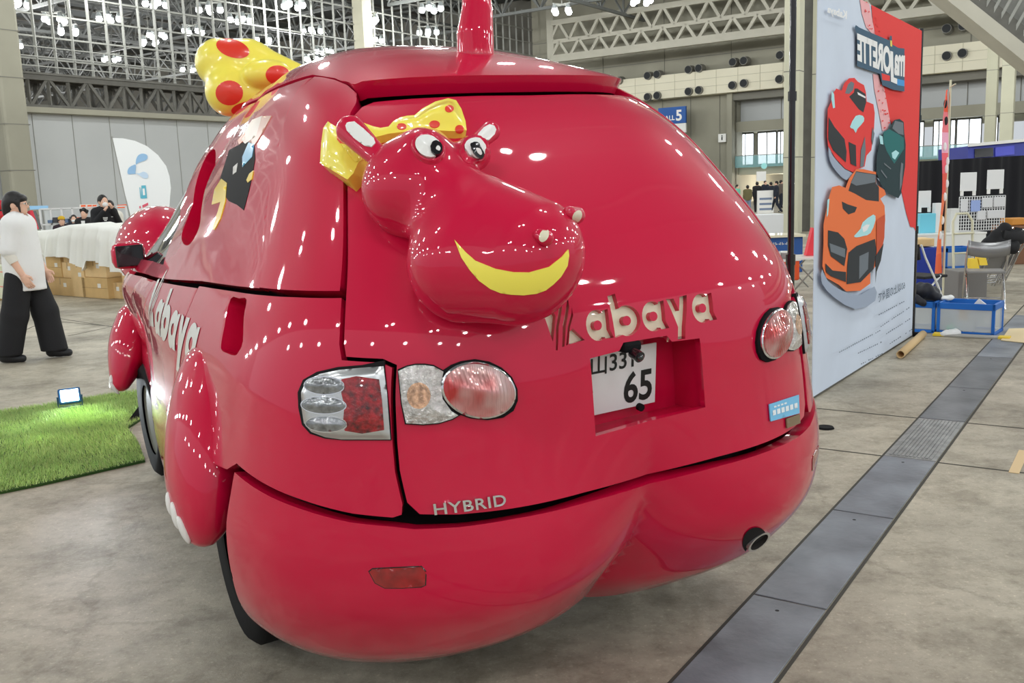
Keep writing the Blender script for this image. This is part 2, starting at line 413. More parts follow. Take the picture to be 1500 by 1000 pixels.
struct(mb.build('window_1', label='glazing bars of the tall dividing screen'))
mb = MB(); ca = la(10, 250); wcol = la(33, 250)-la(-4, 250); R_H = np.stack([A_AX, B_AX, UPV], 1)
mb.box(hall(ca, BL-.9, CZ/2), (wcol, 1.0, CZ), CONC, R_H, .15)
for k in range(6): mb.box(hall(ca, BL-.9, 1.2+2.1*k), (wcol+.02, 1.02, .04), CONCD, R_H)
ca2 = la(525, 40); mb.box(hall(ca2, BL-.4, CZ/2), (.9, .9, CZ), CONCL, R_H)
struct(mb.build('trim_4', label='concrete columns of the left wall'))
# ---- right wall
AR = 70.0
def rw_(x, y, da=0): return on_plane(x, y, hall(AR-da, 0), A_AX)
def rb(x, y, da=0): return hallc(rw_(x, y, da))[1]
def rz(x, y, da=0): return rw_(x, y, da)[2]
BRb = -55
def rbox(mb, x0, x1, ylo, yhi, m, da=0, th=.4, xm=None):
    xm = (x0+x1)/2 if xm is None else xm
    b0, b1 = rb(x0, (ylo+yhi)/2, da), rb(x1, (ylo+yhi)/2, da); z0, z1 = rz(xm, ylo, da), rz(xm, yhi, da)
    mb.box(hall(AR-da+th/2, (b0+b1)/2, (z0+z1)/2), (th, abs(b1-b0), abs(z1-z0)), m, R_H)
zb0, zb1 = rz(1050, 138), rz(1050, 103)
mb = MB(); mb.box(hall(AR+.6, (BL+BRb)/2, (zb1+CZ+4)/2), (.4, BL-BRb, CZ+4-zb1), CONC, R_H)                    # wall above the band
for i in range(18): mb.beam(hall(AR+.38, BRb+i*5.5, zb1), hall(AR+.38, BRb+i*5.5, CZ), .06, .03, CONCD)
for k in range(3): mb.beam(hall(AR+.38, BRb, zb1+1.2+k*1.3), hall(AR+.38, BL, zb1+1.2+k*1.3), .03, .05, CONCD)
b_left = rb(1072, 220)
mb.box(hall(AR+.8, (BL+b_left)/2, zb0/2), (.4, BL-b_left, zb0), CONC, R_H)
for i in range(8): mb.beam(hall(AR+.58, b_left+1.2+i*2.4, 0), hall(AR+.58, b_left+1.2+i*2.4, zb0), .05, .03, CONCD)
struct(mb.build('wall_back'))
mb = MB(); mb.box(hall(AR, (BL+BRb)/2, (zb0+zb1)/2), (1.2, BL-BRb, zb1-zb0), BAND, R_H)
for i in range(60): mb.beam(hall(AR-.61, BRb+i*1.7, zb0), hall(AR-.61, BRb+i*1.7, zb1), .03, .02, CONCL)
for k in (1, 2): mb.beam(hall(AR-.61, BRb, zb0+(zb1-zb0)*k/3), hall(AR-.61, BL, zb0+(zb1-zb0)*k/3), .03, .03, CONCL)
struct(mb.build('trim_5', label='cream duct band along the back wall'))
NOZ = mat('nozzle_grey', s2l(120, 118, 112), .4, .3)
npos = []
for x, y in ((893, 120), (907, 118), (949, 111), (963, 109), (1009, 102), (1024, 100), (1074, 91), (1090, 89), (1143, 81), (949, 142), (963, 140), (1009, 134), (1024, 132), (1073, 125), (1090, 122), (1142, 116), (1387, 42), (1411, 38), (1387, 82), (1410, 78)):
    p = rw_(x, y, .7); mb = MB(); mb.cyl(p+A_AX*.5, p-A_AX*.15, .36, NOZ, 14, .30); mb.cyl(p-A_AX*.14, p-A_AX*.17, .27, DARK, 14)
    o = center(mb.build('air_nozzle')); tag(o, 'round grey air nozzle on the cream duct band of the back wall', 'air vent', 'air nozzles along the back wall')
# lower recess with windows, balcony and lobby
mb = MB(); da = -3.0; bR = -60.
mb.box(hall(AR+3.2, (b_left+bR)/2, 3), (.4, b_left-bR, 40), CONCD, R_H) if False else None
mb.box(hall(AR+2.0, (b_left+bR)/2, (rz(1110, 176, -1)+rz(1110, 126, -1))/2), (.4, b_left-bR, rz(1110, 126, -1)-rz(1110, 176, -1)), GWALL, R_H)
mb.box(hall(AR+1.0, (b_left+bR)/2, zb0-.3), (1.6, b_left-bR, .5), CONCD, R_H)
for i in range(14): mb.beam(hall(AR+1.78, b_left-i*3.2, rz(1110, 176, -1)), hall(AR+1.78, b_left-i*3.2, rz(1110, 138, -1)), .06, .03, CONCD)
mb.box(hall(AR+1.6, (b_left+bR)/2, rz(1110, 184, -1)), (1.4, b_left-bR, rz(1110, 177, -1)-rz(1110, 192, -1)), CONC, R_H)
zwt, zwb = rz(1110, 193, -2), rz(1110, 240, -2)
mb.box(hall(AR+8, (b_left+bR)/2, zwb-.45), (13, b_left-bR, .7), CONCL, R_H)
mb.box(hall(AR+6.5, b_left+.2, 5), (13, .4, 10), CONC, R_H)
mb.box(hall(AR+13, (b_left+bR)/2, zwb/2-.5), (.4, b_left-bR, zwb), CONCL, R_H)
mb.box(hall(AR+7, (b_left+bR)/2, zwt+.2), (12, b_left-bR, .3), CONCL, R_H)
mb.box(hall(AR+60, 20, -.02), (100, 200, .02), FL, R_H) if False else None
struct(mb.build('wall_back_recess'))
wn = 2
for x0, x1 in ((1079, 1103), (1109, 1136), (1138, 1147), (1338, 1352), (1366, 1382), (1384, 1398), (1400, 1436), (1452, 1460)):
    mb = MB(); b0, b1 = rb(x0, 215, -2.1), rb(x1, 215, -2.1)
    mb.box(hall(AR+2.3, (b0+b1)/2, (zwt+zwb)/2), (.06, abs(b0-b1), zwt-zwb), WINL, R_H)
    for b_ in (b0, b1, (b0+b1)/2): mb.beam(hall(AR+2.24, b_, zwb), hall(AR+2.24, b_, zwt), .09, .06, STEELD)
    mb.beam(hall(AR+2.24, b0, zwt), hall(AR+2.24, b1, zwt), .06, .22, STEELD)
    struct(mb.build('window_%d' % wn)); wn += 1
lb = bpy.data.lights.new('lobby_fill', 'POINT'); lb.energy = 420; lb.shadow_soft_size = .3; lb.color = (1, .95, .88)  # unseen fill lights added to brighten the dark lobby
for i in range(6): lo_ = bpy.data.objects.new('lobby_fill', lb); COL.objects.link(lo_); lo_.location = tuple(hall(AR+5.5, b_left-3-i*7, zwb-1.4))
TEAL = mat('teal_glass', s2l(150, 200, 204), .15, spec=.6, alpha=.55)
mb = MB(); mb.box(hall(AR+.7, (b_left+bR)/2, zwb+.2), (.06, b_left-bR, .9), TEAL, R_H); mb.beam(hall(AR+.7, b_left, zwb+.65), hall(AR+.7, bR, zwb+.65), .08, .06, STEEL)
struct(mb.build('trim_6', label='teal glass balustrade of the upper gallery'))
# pillars
PIL = mat('pillar_concrete', s2l(196, 194, 172), .75, var=.06, vscale=.8)
def pillar(x0, x1, k, n_, z1=30):
    p0, p1 = at(x0, 300, k), at(x1, 300, k); wd = np.linalg.norm((p1-p0)[:2]); c = (p0+p1)/2; c[2] = 0; mb = MB()
    d = (p1-p0); d[2] = 0; d /= np.linalg.norm(d); ax = A_AX; R = R_H
    mb.box(c+UPV*z1/2, (wd*.8, wd*.8, z1), PIL, R, .03)
    for z in (2.2, 4.6, 7.0, 9.4): mb.box(c+UPV*z, (wd*.8+.004, wd*.8+.004, .025), CONCD, R)
    struct(mb.build('trim_%d' % n_, label='tall concrete pillar'))
pillar(1147, 1175, 27.5, 7); pillar(1187, 1202, 28.4, 8); pillar(1437, 1455, 52, 9, 13); pillar(1459, 1480, 50, 10, 13)
p0 = at(1181, 300, 28.6); p0[2] = 0; mb = MB(); mb.box(p0+UPV*9, (.22, .5, 18), STEELD, R_H); struct(mb.build('trim_11', label='dark steel strip placed for the shaded gap between the paired pillars'))  # solid dark strip stands in for the shade between the pillars
# ---- roof
CEIL = mat('roof_deck', s2l(70, 74, 74), .8, var=.2, vscale=.12)
mb = MB(); mb.quad(hall(-30, -45, CZ+3), hall(-30, 150, CZ+3), hall(80, 150, CZ+3), hall(80, -45, CZ+3), CEIL)
for i in range(48): mb.beam(hall(-30, -45+i*4, CZ+2.9), hall(80, -45+i*4, CZ+2.9), .35, .25, STEELD)
struct(mb.build('ceiling'))
tn = [12]; GIRD = mat('girder_grey', s2l(112, 114, 112), .6)
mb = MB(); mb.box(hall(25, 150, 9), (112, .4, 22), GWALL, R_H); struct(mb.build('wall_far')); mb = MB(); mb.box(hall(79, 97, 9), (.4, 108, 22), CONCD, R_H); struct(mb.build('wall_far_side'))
def girder(p, q, hgt, seg, m, wdt=1.6, th=.16):
    p = np.asarray(p, float); q = np.asarray(q, float); d = (q-p); Lg = np.linalg.norm(d); d /= Lg; s = np.cross(d, UPV); n_ = max(2, int(Lg/seg)); mb = MB()
    mb.beam(p, q, th*1.3, th*1.3, m)
    for sg in (-1, 1): mb.beam(p+s*sg*wdt/2+UPV*hgt, q+s*sg*wdt/2+UPV*hgt, th, th, m)
    for i in range(n_):
        a = p+d*Lg*i/n_; b_ = p+d*Lg*(i+1)/n_; c = (a+b_)/2
        for sg in (-1, 1):
            t = s*sg*wdt/2+UPV*hgt; mb.beam(a, c+t, th*.7, th*.7, m); mb.beam(c+t, b_, th*.7, th*.7, m)
        mb.beam(c+s*wdt/2+UPV*hgt, c-s*wdt/2+UPV*hgt, th*.6, th*.6, m)
    struct(mb.build('trim_%d' % tn[0], label='steel lattice roof girder')); tn[0] += 1
for b_ in (56, 68, 80, 92, 104, 118, 134): girder(hall(-20, b_, 14.2), hall(78, b_, 14.2), 2.6, 3.4, GIRD)
for a_ in (-6, 8, 22, 36, 50, 64): girder(hall(a_, BL+2, 14.6), hall(a_, 148, 14.6), 2.4, 3.4, GIRD)
for b_ in (34, 22, 10, -2): girder(hall(20, b_, 14.2), hall(69, b_, 14.2), 2.6, 3.4, GIRD)
for a_ in (52, 61): girder(hall(a_, -40, 14.6), hall(a_, BL, 14.6), 2.4, 3.4, GIRD)
# the big flat truss in front of the back wall
LST = mat('pale_steel', s2l(176, 172, 158), .55, var=.05, vscale=1)
DA = 4.0
z0, z1, z2 = rz(980, 65, DA), rz(980, 38, DA), rz(980, 8, DA)
mb = MB(); bA, bB = rb(806, 70, DA), -45.
for z, t in ((z0, .55), (z1, .3), (z2, .4)): mb.beam(hall(AR-DA, bA, z), hall(AR-DA, bB, z), t*.7, t, LST)
nb = rb(900, 60, DA)-rb(931, 60, DA); k = 0; b_ = bA
while b_ > bB:
    for (za, zc) in ((z0, z1), (z1, z2)):
        mb.beam(hall(AR-DA, b_, za), hall(AR-DA, b_-nb/2, zc), .22, .22, LST); mb.beam(hall(AR-DA, b_-nb/2, zc), hall(AR-DA, b_-nb, za), .22, .22, LST)
        pass
    b_ -= nb
mb.beam(hall(AR-DA, bA, z0), hall(AR-DA, bA, z2+2), .5, .5, LST); mb.beam(hall(AR-DA, bA, z0-.2), hall(AR, bA-1.5, zb1-1.0), .35, .35, LST)
struct(mb.build('trim_%d' % tn[0], label='pale steel truss across the back of the hall')); tn[0] += 1
# slanted roof edge at the right
mb = MB(); kx = 34
P0, P1 = at(1370, -16, kx), at(1530, 112, kx); mb.beam(P0, P1, 1.2, .45, LST); mb.beam(P0+UPV*.5, P1+UPV*.5, .3, .9, STEELD)
struct(mb.build('trim_%d' % tn[0], label='slanted steel edge beam of the roof')); tn[0] += 1
mb = MB(); D_ = (P1-P0)/np.linalg.norm(P1-P0)
RIB = mat('ribbed_roof_sheet', s2l(125, 125, 120), .6, var=.35, vscale=.8)
Q0 = at(1400, -60, kx+3); Q1 = at(1560, 60, kx+3); up_ = at(1480, -120, kx+3)-Q0
mb.quad(P0+A_AX*.6, P1+A_AX*.6, P1+A_AX*.6+UPV*7, P0+A_AX*.6+UPV*7, RIB)
for i in range(16):
    c = P0+(P1-P0)*i/15; mb.beam(c+UPV*.2, c+UPV*6+B_AX*-3.0, .10, .10, STEEL)
struct(mb.build('wall_gable', label='ribbed roof sheeting above the slanted beam')); 
# ---- lamp clusters
BULB = mat('lamp_glow', (1, 1, 1), .4, emit=(.95, 1.0, .98), es=14)
SHADE = mat('lamp_shade', s2l(200, 205, 205), .3, .5)
def make_lamp():
    t = thing('ceiling_lamp_cluster', 'cluster of white globe lamps hanging under the roof girders', 'ceiling lamp', (0, 0, 0), 0, 'lamp clusters under the roof')
    mb = MB(); mb.beam((-.75, -.25, .45), (.75, .25, .45), .08, .08, STEEL); mb.beam((.3, -.7, .45), (-.3, .7, .45), .08, .08, STEEL); mb.beam((0, 0, .45), (0, 0, 2.0), .05, .05, STEEL); mb.build('hanger', t)
    for i, (x, y) in enumerate(((-.6, -.2), (.6, .2), (.22, -.55), (-.22, .55))):
        mb = MB(); mb.sphere((x, y, .0), .2, BULB, 12, 8, (1, 1, .9)); o = mb.build('bulb', t)
        mb = MB(); mb.cyl((x, y, .14), (x, y, .42), .21, SHADE, 12, .10); mb.build('shade', o)
    return t
lamp0 = make_lamp(); first = [True]
def put_lamp(p, rz_=0):
    o = lamp0 if first[0] else dup_tree(lamp0); first[0] = False; o.location = tuple(map(float, p)); o.rotation_euler = (0, 0, rz_); return o
for i, (x, y) in enumerate(((8, 6), (23, 7), (80, 30), (100, 47), (18, 68), (160, 28), (228, 7), (230, 53), (219, 63), (163, 87), (307, 15), (352, 30), (283, 47), (385, 60), (430, 9), (457, 46), (475, 76), (457, 87), (540, 31), (632, 14), (627, 48), (547, 60), (823, 17), (940, 3), (275, 103))):
    put_lamp(gnd(x, y, 13.2) if y > 12 or x > 800 else gnd(x, y, 13.4), .3*i)
pl = bpy.data.lights.new('hall_lamp', 'POINT'); pl.energy = LAMP_W/2; pl.shadow_soft_size = .24; pl.color = (.97, 1.0, .985)
plf = bpy.data.lights.new('hall_lamp_far', 'POINT'); plf.energy = LAMP_W; plf.shadow_soft_size = .5; plf.color = (.97, 1.0, .985)
plx = bpy.data.lights.new('next_hall_fill', 'POINT'); plx.energy = 2200; plx.shadow_soft_size = .6  # fill lights without fixtures, added to lift the next hall's far wall
for a_, b_ in NEXT_SPOTS: lo_ = bpy.data.objects.new('next_hall_fill', plx); COL.objects.link(lo_); lo_.location = tuple(hall(a_, b_, 12))
for i, (a_, b_) in enumerate(LAMP_SPOTS):
    p = hall(a_+RNG.uniform(-1, 1), b_+RNG.uniform(-1, 1), LAMP_Z)
    near = np.hypot(p[0], p[1]) < 24
    for dx_, dy_ in (((-.7, -.1), (.7, .15)) if near else ((0, 0),)):
        lo_ = bpy.data.objects.new('hall_lamp', pl if near else plf); COL.objects.link(lo_); lo_.location = (p[0]+dx_, p[1]+dy_, p[2])
# ================================================================ the hippo car
TH, TL = math.radians(30), math.radians(1.8)
CO = np.array([.378, 2.6, 0.0])
Rc = np.array([math.cos(TH)*math.cos(TL), math.sin(TH)*math.cos(TL), math.sin(TL)])
Fc = np.array([-math.sin(TH), math.cos(TH), 0]); Uc = np.cross(Rc, Fc)
CMW = Matrix(((Rc[0], Fc[0], Uc[0], CO[0]), (Rc[1], Fc[1], Uc[1], CO[1]), (Rc[2], Fc[2], Uc[2], CO[2]), (0, 0, 0, 1)))
def tocar(X): d = np.asarray(X)-CO; return np.stack([d @ Rc, d @ Fc, d @ Uc], -1)
def cray(x, y): d = ray(x, y); return np.array([d @ Rc, d @ Fc, d @ Uc])
CC = tocar(CAM)
def atc(x, y, k): return CC+cray(x, y)*k
BZ = [.18,.30,.40,.52,.66,.80,.95,1.10,1.25,1.40,1.55,1.70,1.82,1.92,2.00,2.06,2.10,2.125]
BV0 = [.33,.14,.04,-.04,-.06,-.06,-.06,-.055,-.03,.05,.16,.29,.44,.64,.86,1.08,1.32,1.65]
BW = [.86,.965,1.02,1.05,1.06,1.04,1.01,.98,.925,.85,.775,.70,.625,.55,.46,.36,.22,.0]
BD = [.70,.80,.85,.90,.90,.90,.90,.90,.85,.75,.68,.62,.60,.60,.58,.5,.3,.0]
BVF = [2.9,3.0,3.1,3.1,3.1,3.1,3.0,2.9,2.7,2.5,2.3,2.1,2.0,1.95,1.9,1.85,1.8,1.7]
BV1 = [4.2,4.4,4.5,4.5,4.5,4.5,4.45,4.35,4.1,3.85,3.6,3.35,3.1,2.9,2.65,2.4,2.1,1.7]
def _sp(y):
    y = np.array(y, float); n = len(y); h = 1/(n-1)
    m_ = np.zeros(n); m_[1:-1] = (y[2:]-y[:-2])/2; m_[0] = y[1]-y[0]; m_[-1] = y[-1]-y[-2]
    def ev(t):
        s = np.clip(np.asarray(t)/h, 0, n-1-1e-9); i = s.astype(int); a = s-i
        return y[i]*(2*a**3-3*a**2+1)+m_[i]*(a**3-2*a**2+a)+y[i+1]*(-2*a**3+3*a**2)+m_[i+1]*(a**3-a**2)
    return ev
fz, fv0, fwd, fdd, fvf, fv1 = map(_sp, (BZ, BV0, BW, BD, BVF, BV1))
_tt = np.linspace(0, 1, 4000)
def t_of_z(z): return np.interp(z, fz(_tt), _tt)
def S(q, t):
    q = np.asarray(q, float); t = np.asarray(t, float); q, t = np.broadcast_arrays(q, t)
    sg = np.sign(q); a = np.abs(q)
    z = fz(t); v0 = fv0(t); w_ = fwd(t); d = fdd(t); vf = np.maximum(fvf(t), v0+d); v1 = fv1(t); vm = v0+d
    an = np.clip(a, 0, 1)*np.pi/2; c, s = np.cos(an), np.sin(an); rr = (c**3+s**3)**(-1/3)
    u = w_*rr*s; v = vm-d*rr*c
    wf = w_*(.93-.05*np.clip((z-1.2)/.3, 0, 1)-.17*np.clip((1.15-z)/.35, 0, 1))
    k = np.clip(a-1, 0, 1); u2 = w_+(wf-w_)*k**2; v2 = vm+(vf-vm)*k
    a3 = np.clip(a-2, 0, 1)*np.pi/2; c3, s3 = np.cos(a3), np.sin(a3); r3 = (c3**2.6+s3**2.6)**(-1/2.6)
    u3 = wf*r3*c3; v3 = vf+(v1-vf)*r3*s3
    u = np.where(a <= 1, u, np.where(a <= 2, u2, u3))*sg; v = np.where(a <= 1, v, np.where(a <= 2, v2, v3))
    A = np.where(z > .36, .17*np.exp(-((z-.36)/.30)**2), .17)
    cl = A*np.exp(-np.abs(u)/.16)*(1/(1+np.exp((a-.8)*20)))
    bu = .05*np.exp(-((z-.55)/.28)**2)*np.exp(-((np.abs(u)-.45)/.28)**2)
    v = v+np.where(a < 1.5, cl-bu, 0)
    return np.stack([u, v, z], -1)
def SN(q, t):
    e = 2e-4; t = np.clip(t, .002, .992)
    n = np.cross(S(q+e, t)-S(q-e, t), S(q, t+e)-S(q, t-e)); return n/(np.linalg.norm(n, axis=-1, keepdims=True)+1e-12)
def qt_uz(u, z):
    t = t_of_z(z); x = np.clip(np.abs(u)/fwd(t), 0, .9999)**3
    return np.sign(u)*np.arctan((x/(1-x))**(1/3))*2/np.pi, t
# paint and the other car materials
PAINT, nt, b = newmat('crimson_paint')
b.inputs['Base Color'].default_value = (*s2l(198, 8, 58), 1); b.inputs['Roughness'].default_value = .42; b.inputs['Specular IOR Level'].default_value = .14
b.inputs['Coat Weight'].default_value = 1; b.inputs['Coat Roughness'].default_value = .035; b.inputs['Coat IOR'].default_value = 1.46
tc = nt.nodes.new('ShaderNodeTexCoord'); nz = nt.nodes.new('ShaderNodeTexNoise'); nz.inputs['Scale'].default_value = 3.2; nz.inputs['Detail'].default_value = 1
bp = nt.nodes.new('ShaderNodeBump'); bp.inputs['Strength'].default_value = .12; bp.inputs['Distance'].default_value = .03
nt.links.new(tc.outputs['Object'], nz.inputs['Vector']); nt.links.new(nz.outputs['Fac'], bp.inputs['Height'])
nt.links.new(bp.outputs[0], b.inputs['Coat Normal'])
GAP = mat('black_gap', (.004, .003, .004), .9)
RUBBER = mat('black_rubber', (.006, .006, .007), .8, spec=.2)
CHROME = mat('chrome', (.75, .75, .77), .12, 1.0)
SATIN = mat('silver_housing', (.62, .63, .64), .28, .85)
YEL = mat('yellow_gloss', s2l(248, 232, 92), .3, coat=.7, spec=.3)
DOT = mat('red_spot', s2l(226, 58, 40), .35, coat=.5)
WHT = mat('white_gloss', (.82, .81, .78), .3, coat=.4)
CREAM = mat('cream_backing', s2l(224, 216, 190), .35, coat=.3)
BLK = mat('black_gloss', (.01, .01, .012), .15, coat=.5)
GLASS = mat('dark_tinted_glass', (.012, .014, .016), .04, coat=1.0)
SILV = mat('silver_paint', (.7, .7, .7), .2, .9)
REDL = mat('red_lens', (.24, .004, .008), .12, coat=1.0, var=.8, vscale=60, bump=.5, bscale=90)
CLRL = mat('clear_lens', (.62, .60, .58), .08, .55, coat=1.0, var=.35, vscale=70, bump=.7, bscale=110)
AMBL = mat('amber_lens', (.62, .36, .22), .1, .4, coat=1.0, var=.5, vscale=70, bump=.7, bscale=110)
GREYL = mat('grey_lens', (.25, .26, .27), .08, .6, coat=1.0, var=.4, vscale=50, bump=.3, bscale=70)
RLN, nt, b = newmat('ribbed_red_lens')
tc = nt.nodes.new('ShaderNodeTexCoord'); wv = nt.nodes.new('ShaderNodeTexWave'); wv.inputs['Scale'].default_value = 28; wv.inputs['Distortion'].default_value = 1.5; wv.inputs['Detail'].default_value = 1
nz = nt.nodes.new('ShaderNodeTexNoise'); nz.inputs['Scale'].default_value = 9; cr = nt.nodes.new('ShaderNodeValToRGB')
cr.color_ramp.elements[0].position = .40; cr.color_ramp.elements[0].color = (.50, .02, .02, 1); cr.color_ramp.elements[1].position = .66; cr.color_ramp.elements[1].color = (.72, .50, .48, 1)
nt.links.new(tc.outputs['Object'], wv.inputs['Vector']); nt.links.new(tc.outputs['Object'], nz.inputs['Vector'])
nt.links.new(nz.outputs['Fac'], cr.inputs[0]); nt.links.new(cr.outputs[0], b.inputs['Base Color'])
bp = nt.nodes.new('ShaderNodeBump'); bp.inputs['Strength'].default_value = .6; bp.inputs['Distance'].default_value = .006
nt.links.new(wv.outputs['Fac'], bp.inputs['Height']); nt.links.new(bp.outputs[0], b.inputs['Normal'])
b.inputs['Roughness'].default_value = .1; b.inputs['Metallic'].default_value = .35; b.inputs['Coat Weight'].default_value = 1

car = thing('parade_car', 'glossy crimson hippo-shaped van with a smiling hippo head sculpted on its tailgate', 'car', mw=CMW)
QS = np.array([1.35, 2.4])                                   # (q, t) -> roughly metres
def panel(name, polys, parent=car, m=PAINT, off=0.0, flange=.03, step=.024, gap=.004, ring=.007, drop=.004, hole_depth=None, hole_mat=None, cap=None, lip=None):
    """a body panel: outline and holes in surface parameters, edges turned in"""
    P = [inset(np.asarray(p)*QS, gap if i == 0 else 0) for i, p in enumerate(polys)]
    V, T, PP = cdt(P, step, ring); q, t = V[:, 0]/QS[0], V[:, 1]/QS[1]
    n = SN(q, t); dB = bdist(PP, V)
    o_ = off if lip is None else off+lip(q, t)
    X = S(q, t)+n*np.reshape(o_-drop*np.exp(-(dB/ring*1.3)**2), (-1, 1))
    Nn = n.copy()
    be = boundary_edges(T); vs = list(X); ns = list(Nn); fs = [tuple(x) for x in T]; mi = [0]*len(fs)
    first = PP[0]; mp = {}
    def inner(i):
        if i not in mp:
            main = bdist([first], V[i:i+1])[0] < 1e-4
            dpt = flange if main or hole_depth is None else hole_depth
            mp[i] = (len(vs), main); vs.append(X[i]); ns.append(n[i]); vs.append(X[i]-n[i]*dpt); ns.append(n[i])
        return mp[i]
    holes = []
    for a, b_ in be:
        (ia, ma), (ib, _) = inner(a), inner(b_)
        e = X[b_]-X[a]; fn_ = np.cross(e, n[a]); fn_ /= np.linalg.norm(fn_)+1e-12
        for k in (ia, ia+1, ib, ib+1): ns[k] = fn_
        fs.append((ia, ia+1, ib+1, ib)); mi.append(0 if ma or hole_mat is None else 1)
    mats = [m]+([hole_mat] if hole_mat else [])
    return raw_mesh(name, vs, fs, mats, parent, True, ns, mi)
def mir(P): return [(-a, b_) for a, b_ in P][::-1]
def both(name, polys, **k):
    o = panel(name, polys, **k); panel(name, [mir(p) for p in polys], **k); return o
# BVH of the smooth body, for things fixed to it
_q = np.linspace(-3, 3, 481); _t = np.linspace(0, .995, 241); _Q, _T = np.meshgrid(_q, _t, indexing='ij'); _G = S(_Q, _T)
_id = np.arange(481*241).reshape(481, 241)
_F = np.stack([_id[:-1, :-1], _id[1:, :-1], _id[1:, 1:], _id[:-1, 1:]], -1).reshape(-1, 4)
BODY = BVHTree.FromPolygons([Vector(p) for p in _G.reshape(-1, 3)], [tuple(map(int, f)) for f in _F])
def hit(bvh, x, y):
    d = Vector(cray(x, y)); r = bvh.ray_cast(Vector(CC), d.normalized())
    if r[0] is None: return None
    return np.array(r[0]), np.array(r[1]), r[3]/d.length
def hk(x, y): return hit(BODY, x, y)[2]
def onbody(x, y, dk=0): return atc(x, y, hk(x, y)-dk)
def decal(name, polys, m, parent=car, bvh=None, h=.002, dome=0.0, dw=.02, step=5, skirt=.004, mirror=False, label=None, hitfn=None):
    """a piece lying on (or in) a surface, outlined as seen in the photo, with its own thickness"""
    V, T, PP = cdt([np.asarray(p, float) for p in polys], step); dB = bdist(PP, V)
    X = np.zeros((len(V), 3)); N_ = np.zeros((len(V), 3)); ok = np.ones(len(V), bool)
    for i, (x, y) in enumerate(V):
        r = hit(bvh or BODY, x, y)
        if r is None: ok[i] = False; continue
        p, n, k = r
        if n @ cray(x, y) > 0: n = -n
        hh = h+dome*(1-math.exp(-((dB[i]*k/F_PX)/dw)**2)); X[i] = p+n*hh; N_[i] = n
    T = T[:, ::-1]; T = T[ok[T].all(1)]
    vs = list(X); fs = [tuple(t) for t in T]
    if skirt:
        mp = {}
        for a, b_ in boundary_edges(T):
            for i in (a, b_):
                if i not in mp: mp[i] = len(vs); vs.append(X[i]); vs.append(X[i]-N_[i]*(skirt+h))
            fs.append((mp[a], mp[a]+1, mp[b_]+1, mp[b_]))
    used = sorted({i for f in fs for i in f}); rm = {i: k for k, i in enumerate(used)}; vs = [vs[i] for i in used]; fs = [tuple(rm[i] for i in f) for f in fs]
    o = raw_mesh(name, vs, fs, m, parent, True)
    if label: o['label'] = label
    if mirror:
        vm = [(-p[0], p[1], p[2]) for p in vs]; o2 = raw_mesh(name, vm, [f[::-1] for f in fs], m, mirror if not isinstance(mirror, bool) else parent, True)
        if label: o2['label'] = label
    return o
# ---- added black inner shell that puts deep shade behind the panel gaps
qi = np.linspace(-3, 3, 121); ti = np.linspace(0.01, .97, 50); Qi, Ti = np.meshgrid(qi, ti, indexing='ij')
Xi = S(Qi, Ti)-SN(Qi, Ti)*.20; idi = np.arange(121*50).reshape(121, 50)
raw_mesh('inner_shell', Xi.reshape(-1, 3), np.stack([idi[:-1, :-1], idi[1:, :-1], idi[1:, 1:], idi[:-1, 1:]], -1).reshape(-1, 4), GAP, car)
# ---- the logo lettering: white letters seen through openings in the tailgate
def arc(cx, cy, rx, ry, a0, a1, n): return [(cx+rx*math.cos(math.radians(a)), cy+ry*math.sin(math.radians(a))) for a in np.linspace(a0, a1, n)]
def let_a(x, w_=1.0): return [(x+w_*.74, .97), (x+w_*.98, 1.0), (x+w_*.93, .3), (x+w_*1.06, .0), (x+w_*.72, .0), (x+w_*.68, .07)]+arc(x+w_*.46, .5, w_*.46, .53, -62, -298, 18)+[(x+w_*.72, .9)]
def let_b(x): return [(x, 1.42), (x+.32, 1.47), (x+.33, .96)]+arc(x+.56, .5, .56, .53, 100, -100, 18)+[(x+.32, .04), (x+.02, -.02)]
def let_y(x): return [(x, 1.03), (x+.32, 1.0), (x+.47, .55), (x+.60, 1.03), (x+.93, 1.06), (x+.66, -.05), (x+.60, -.48), (x+.27, -.46), (x+.34, -.02)]
KX = .74
LET_K = [[(0, 1.4), (.42, 1.47), (.60, 1.02), (.27, .18)],
 [(1.05, 1.74), (1.25, 1.83), (1.12, 1.45), (.65, .65), (.45, -.12), (.36, -.1), (.51, .6), (.93, 1.42)],
 [(1.40, 1.55), (1.27, 1.35), (.87, .70), (.68, -.03), (.80, -.02), (.99, .62), (1.36, 1.26)],
 [(1.48, 1.24), (1.40, 1.04), (1.10, .62), (.88, .0), (.98, .02), (1.19, .58), (1.45, .95)],
 [(1.02, .02), (1.14, .44), (1.32, .52), (1.83, .08)]]
LET_K = [[(x*KX, y) for x, y in p] for p in LET_K]
LETTERS = [p for p in LET_K]+[let_a(1.48, .95), let_b(2.52), let_a(3.72, 1.02), let_y(4.84), let_a(5.90, 1.04)]
EYES = [ellipse(1.48+.44, .5, .16, .17, 14), ellipse(2.52+.56, .5, .17, .17, 14), ellipse(3.72+.47, .5, .17, .17, 14), ellipse(5.90+.48, .5, .17, .17, 14)]
def lw(P): P = np.asarray(P, float); u = -.312+P[:, 0]*.0825; z = 1.156+P[:, 1]*.079; q, t = qt_uz(u, z); return np.stack([q, t], 1)
letter_holes = [lw(p) for p in LETTERS]; letter_isles = [lw(p) for p in EYES]
def uzp(L): a = np.array(L, float); q, t = qt_uz(a[:, 0], a[:, 1]); return np.stack([q, t], 1)
recess_poly = uzp([(-.19, 1.112), (-.094, 1.118), (-.078, 1.138), (.072, 1.136), (.088, 1.117), (.19, 1.112), (.196, .91), (-.19, .90)])
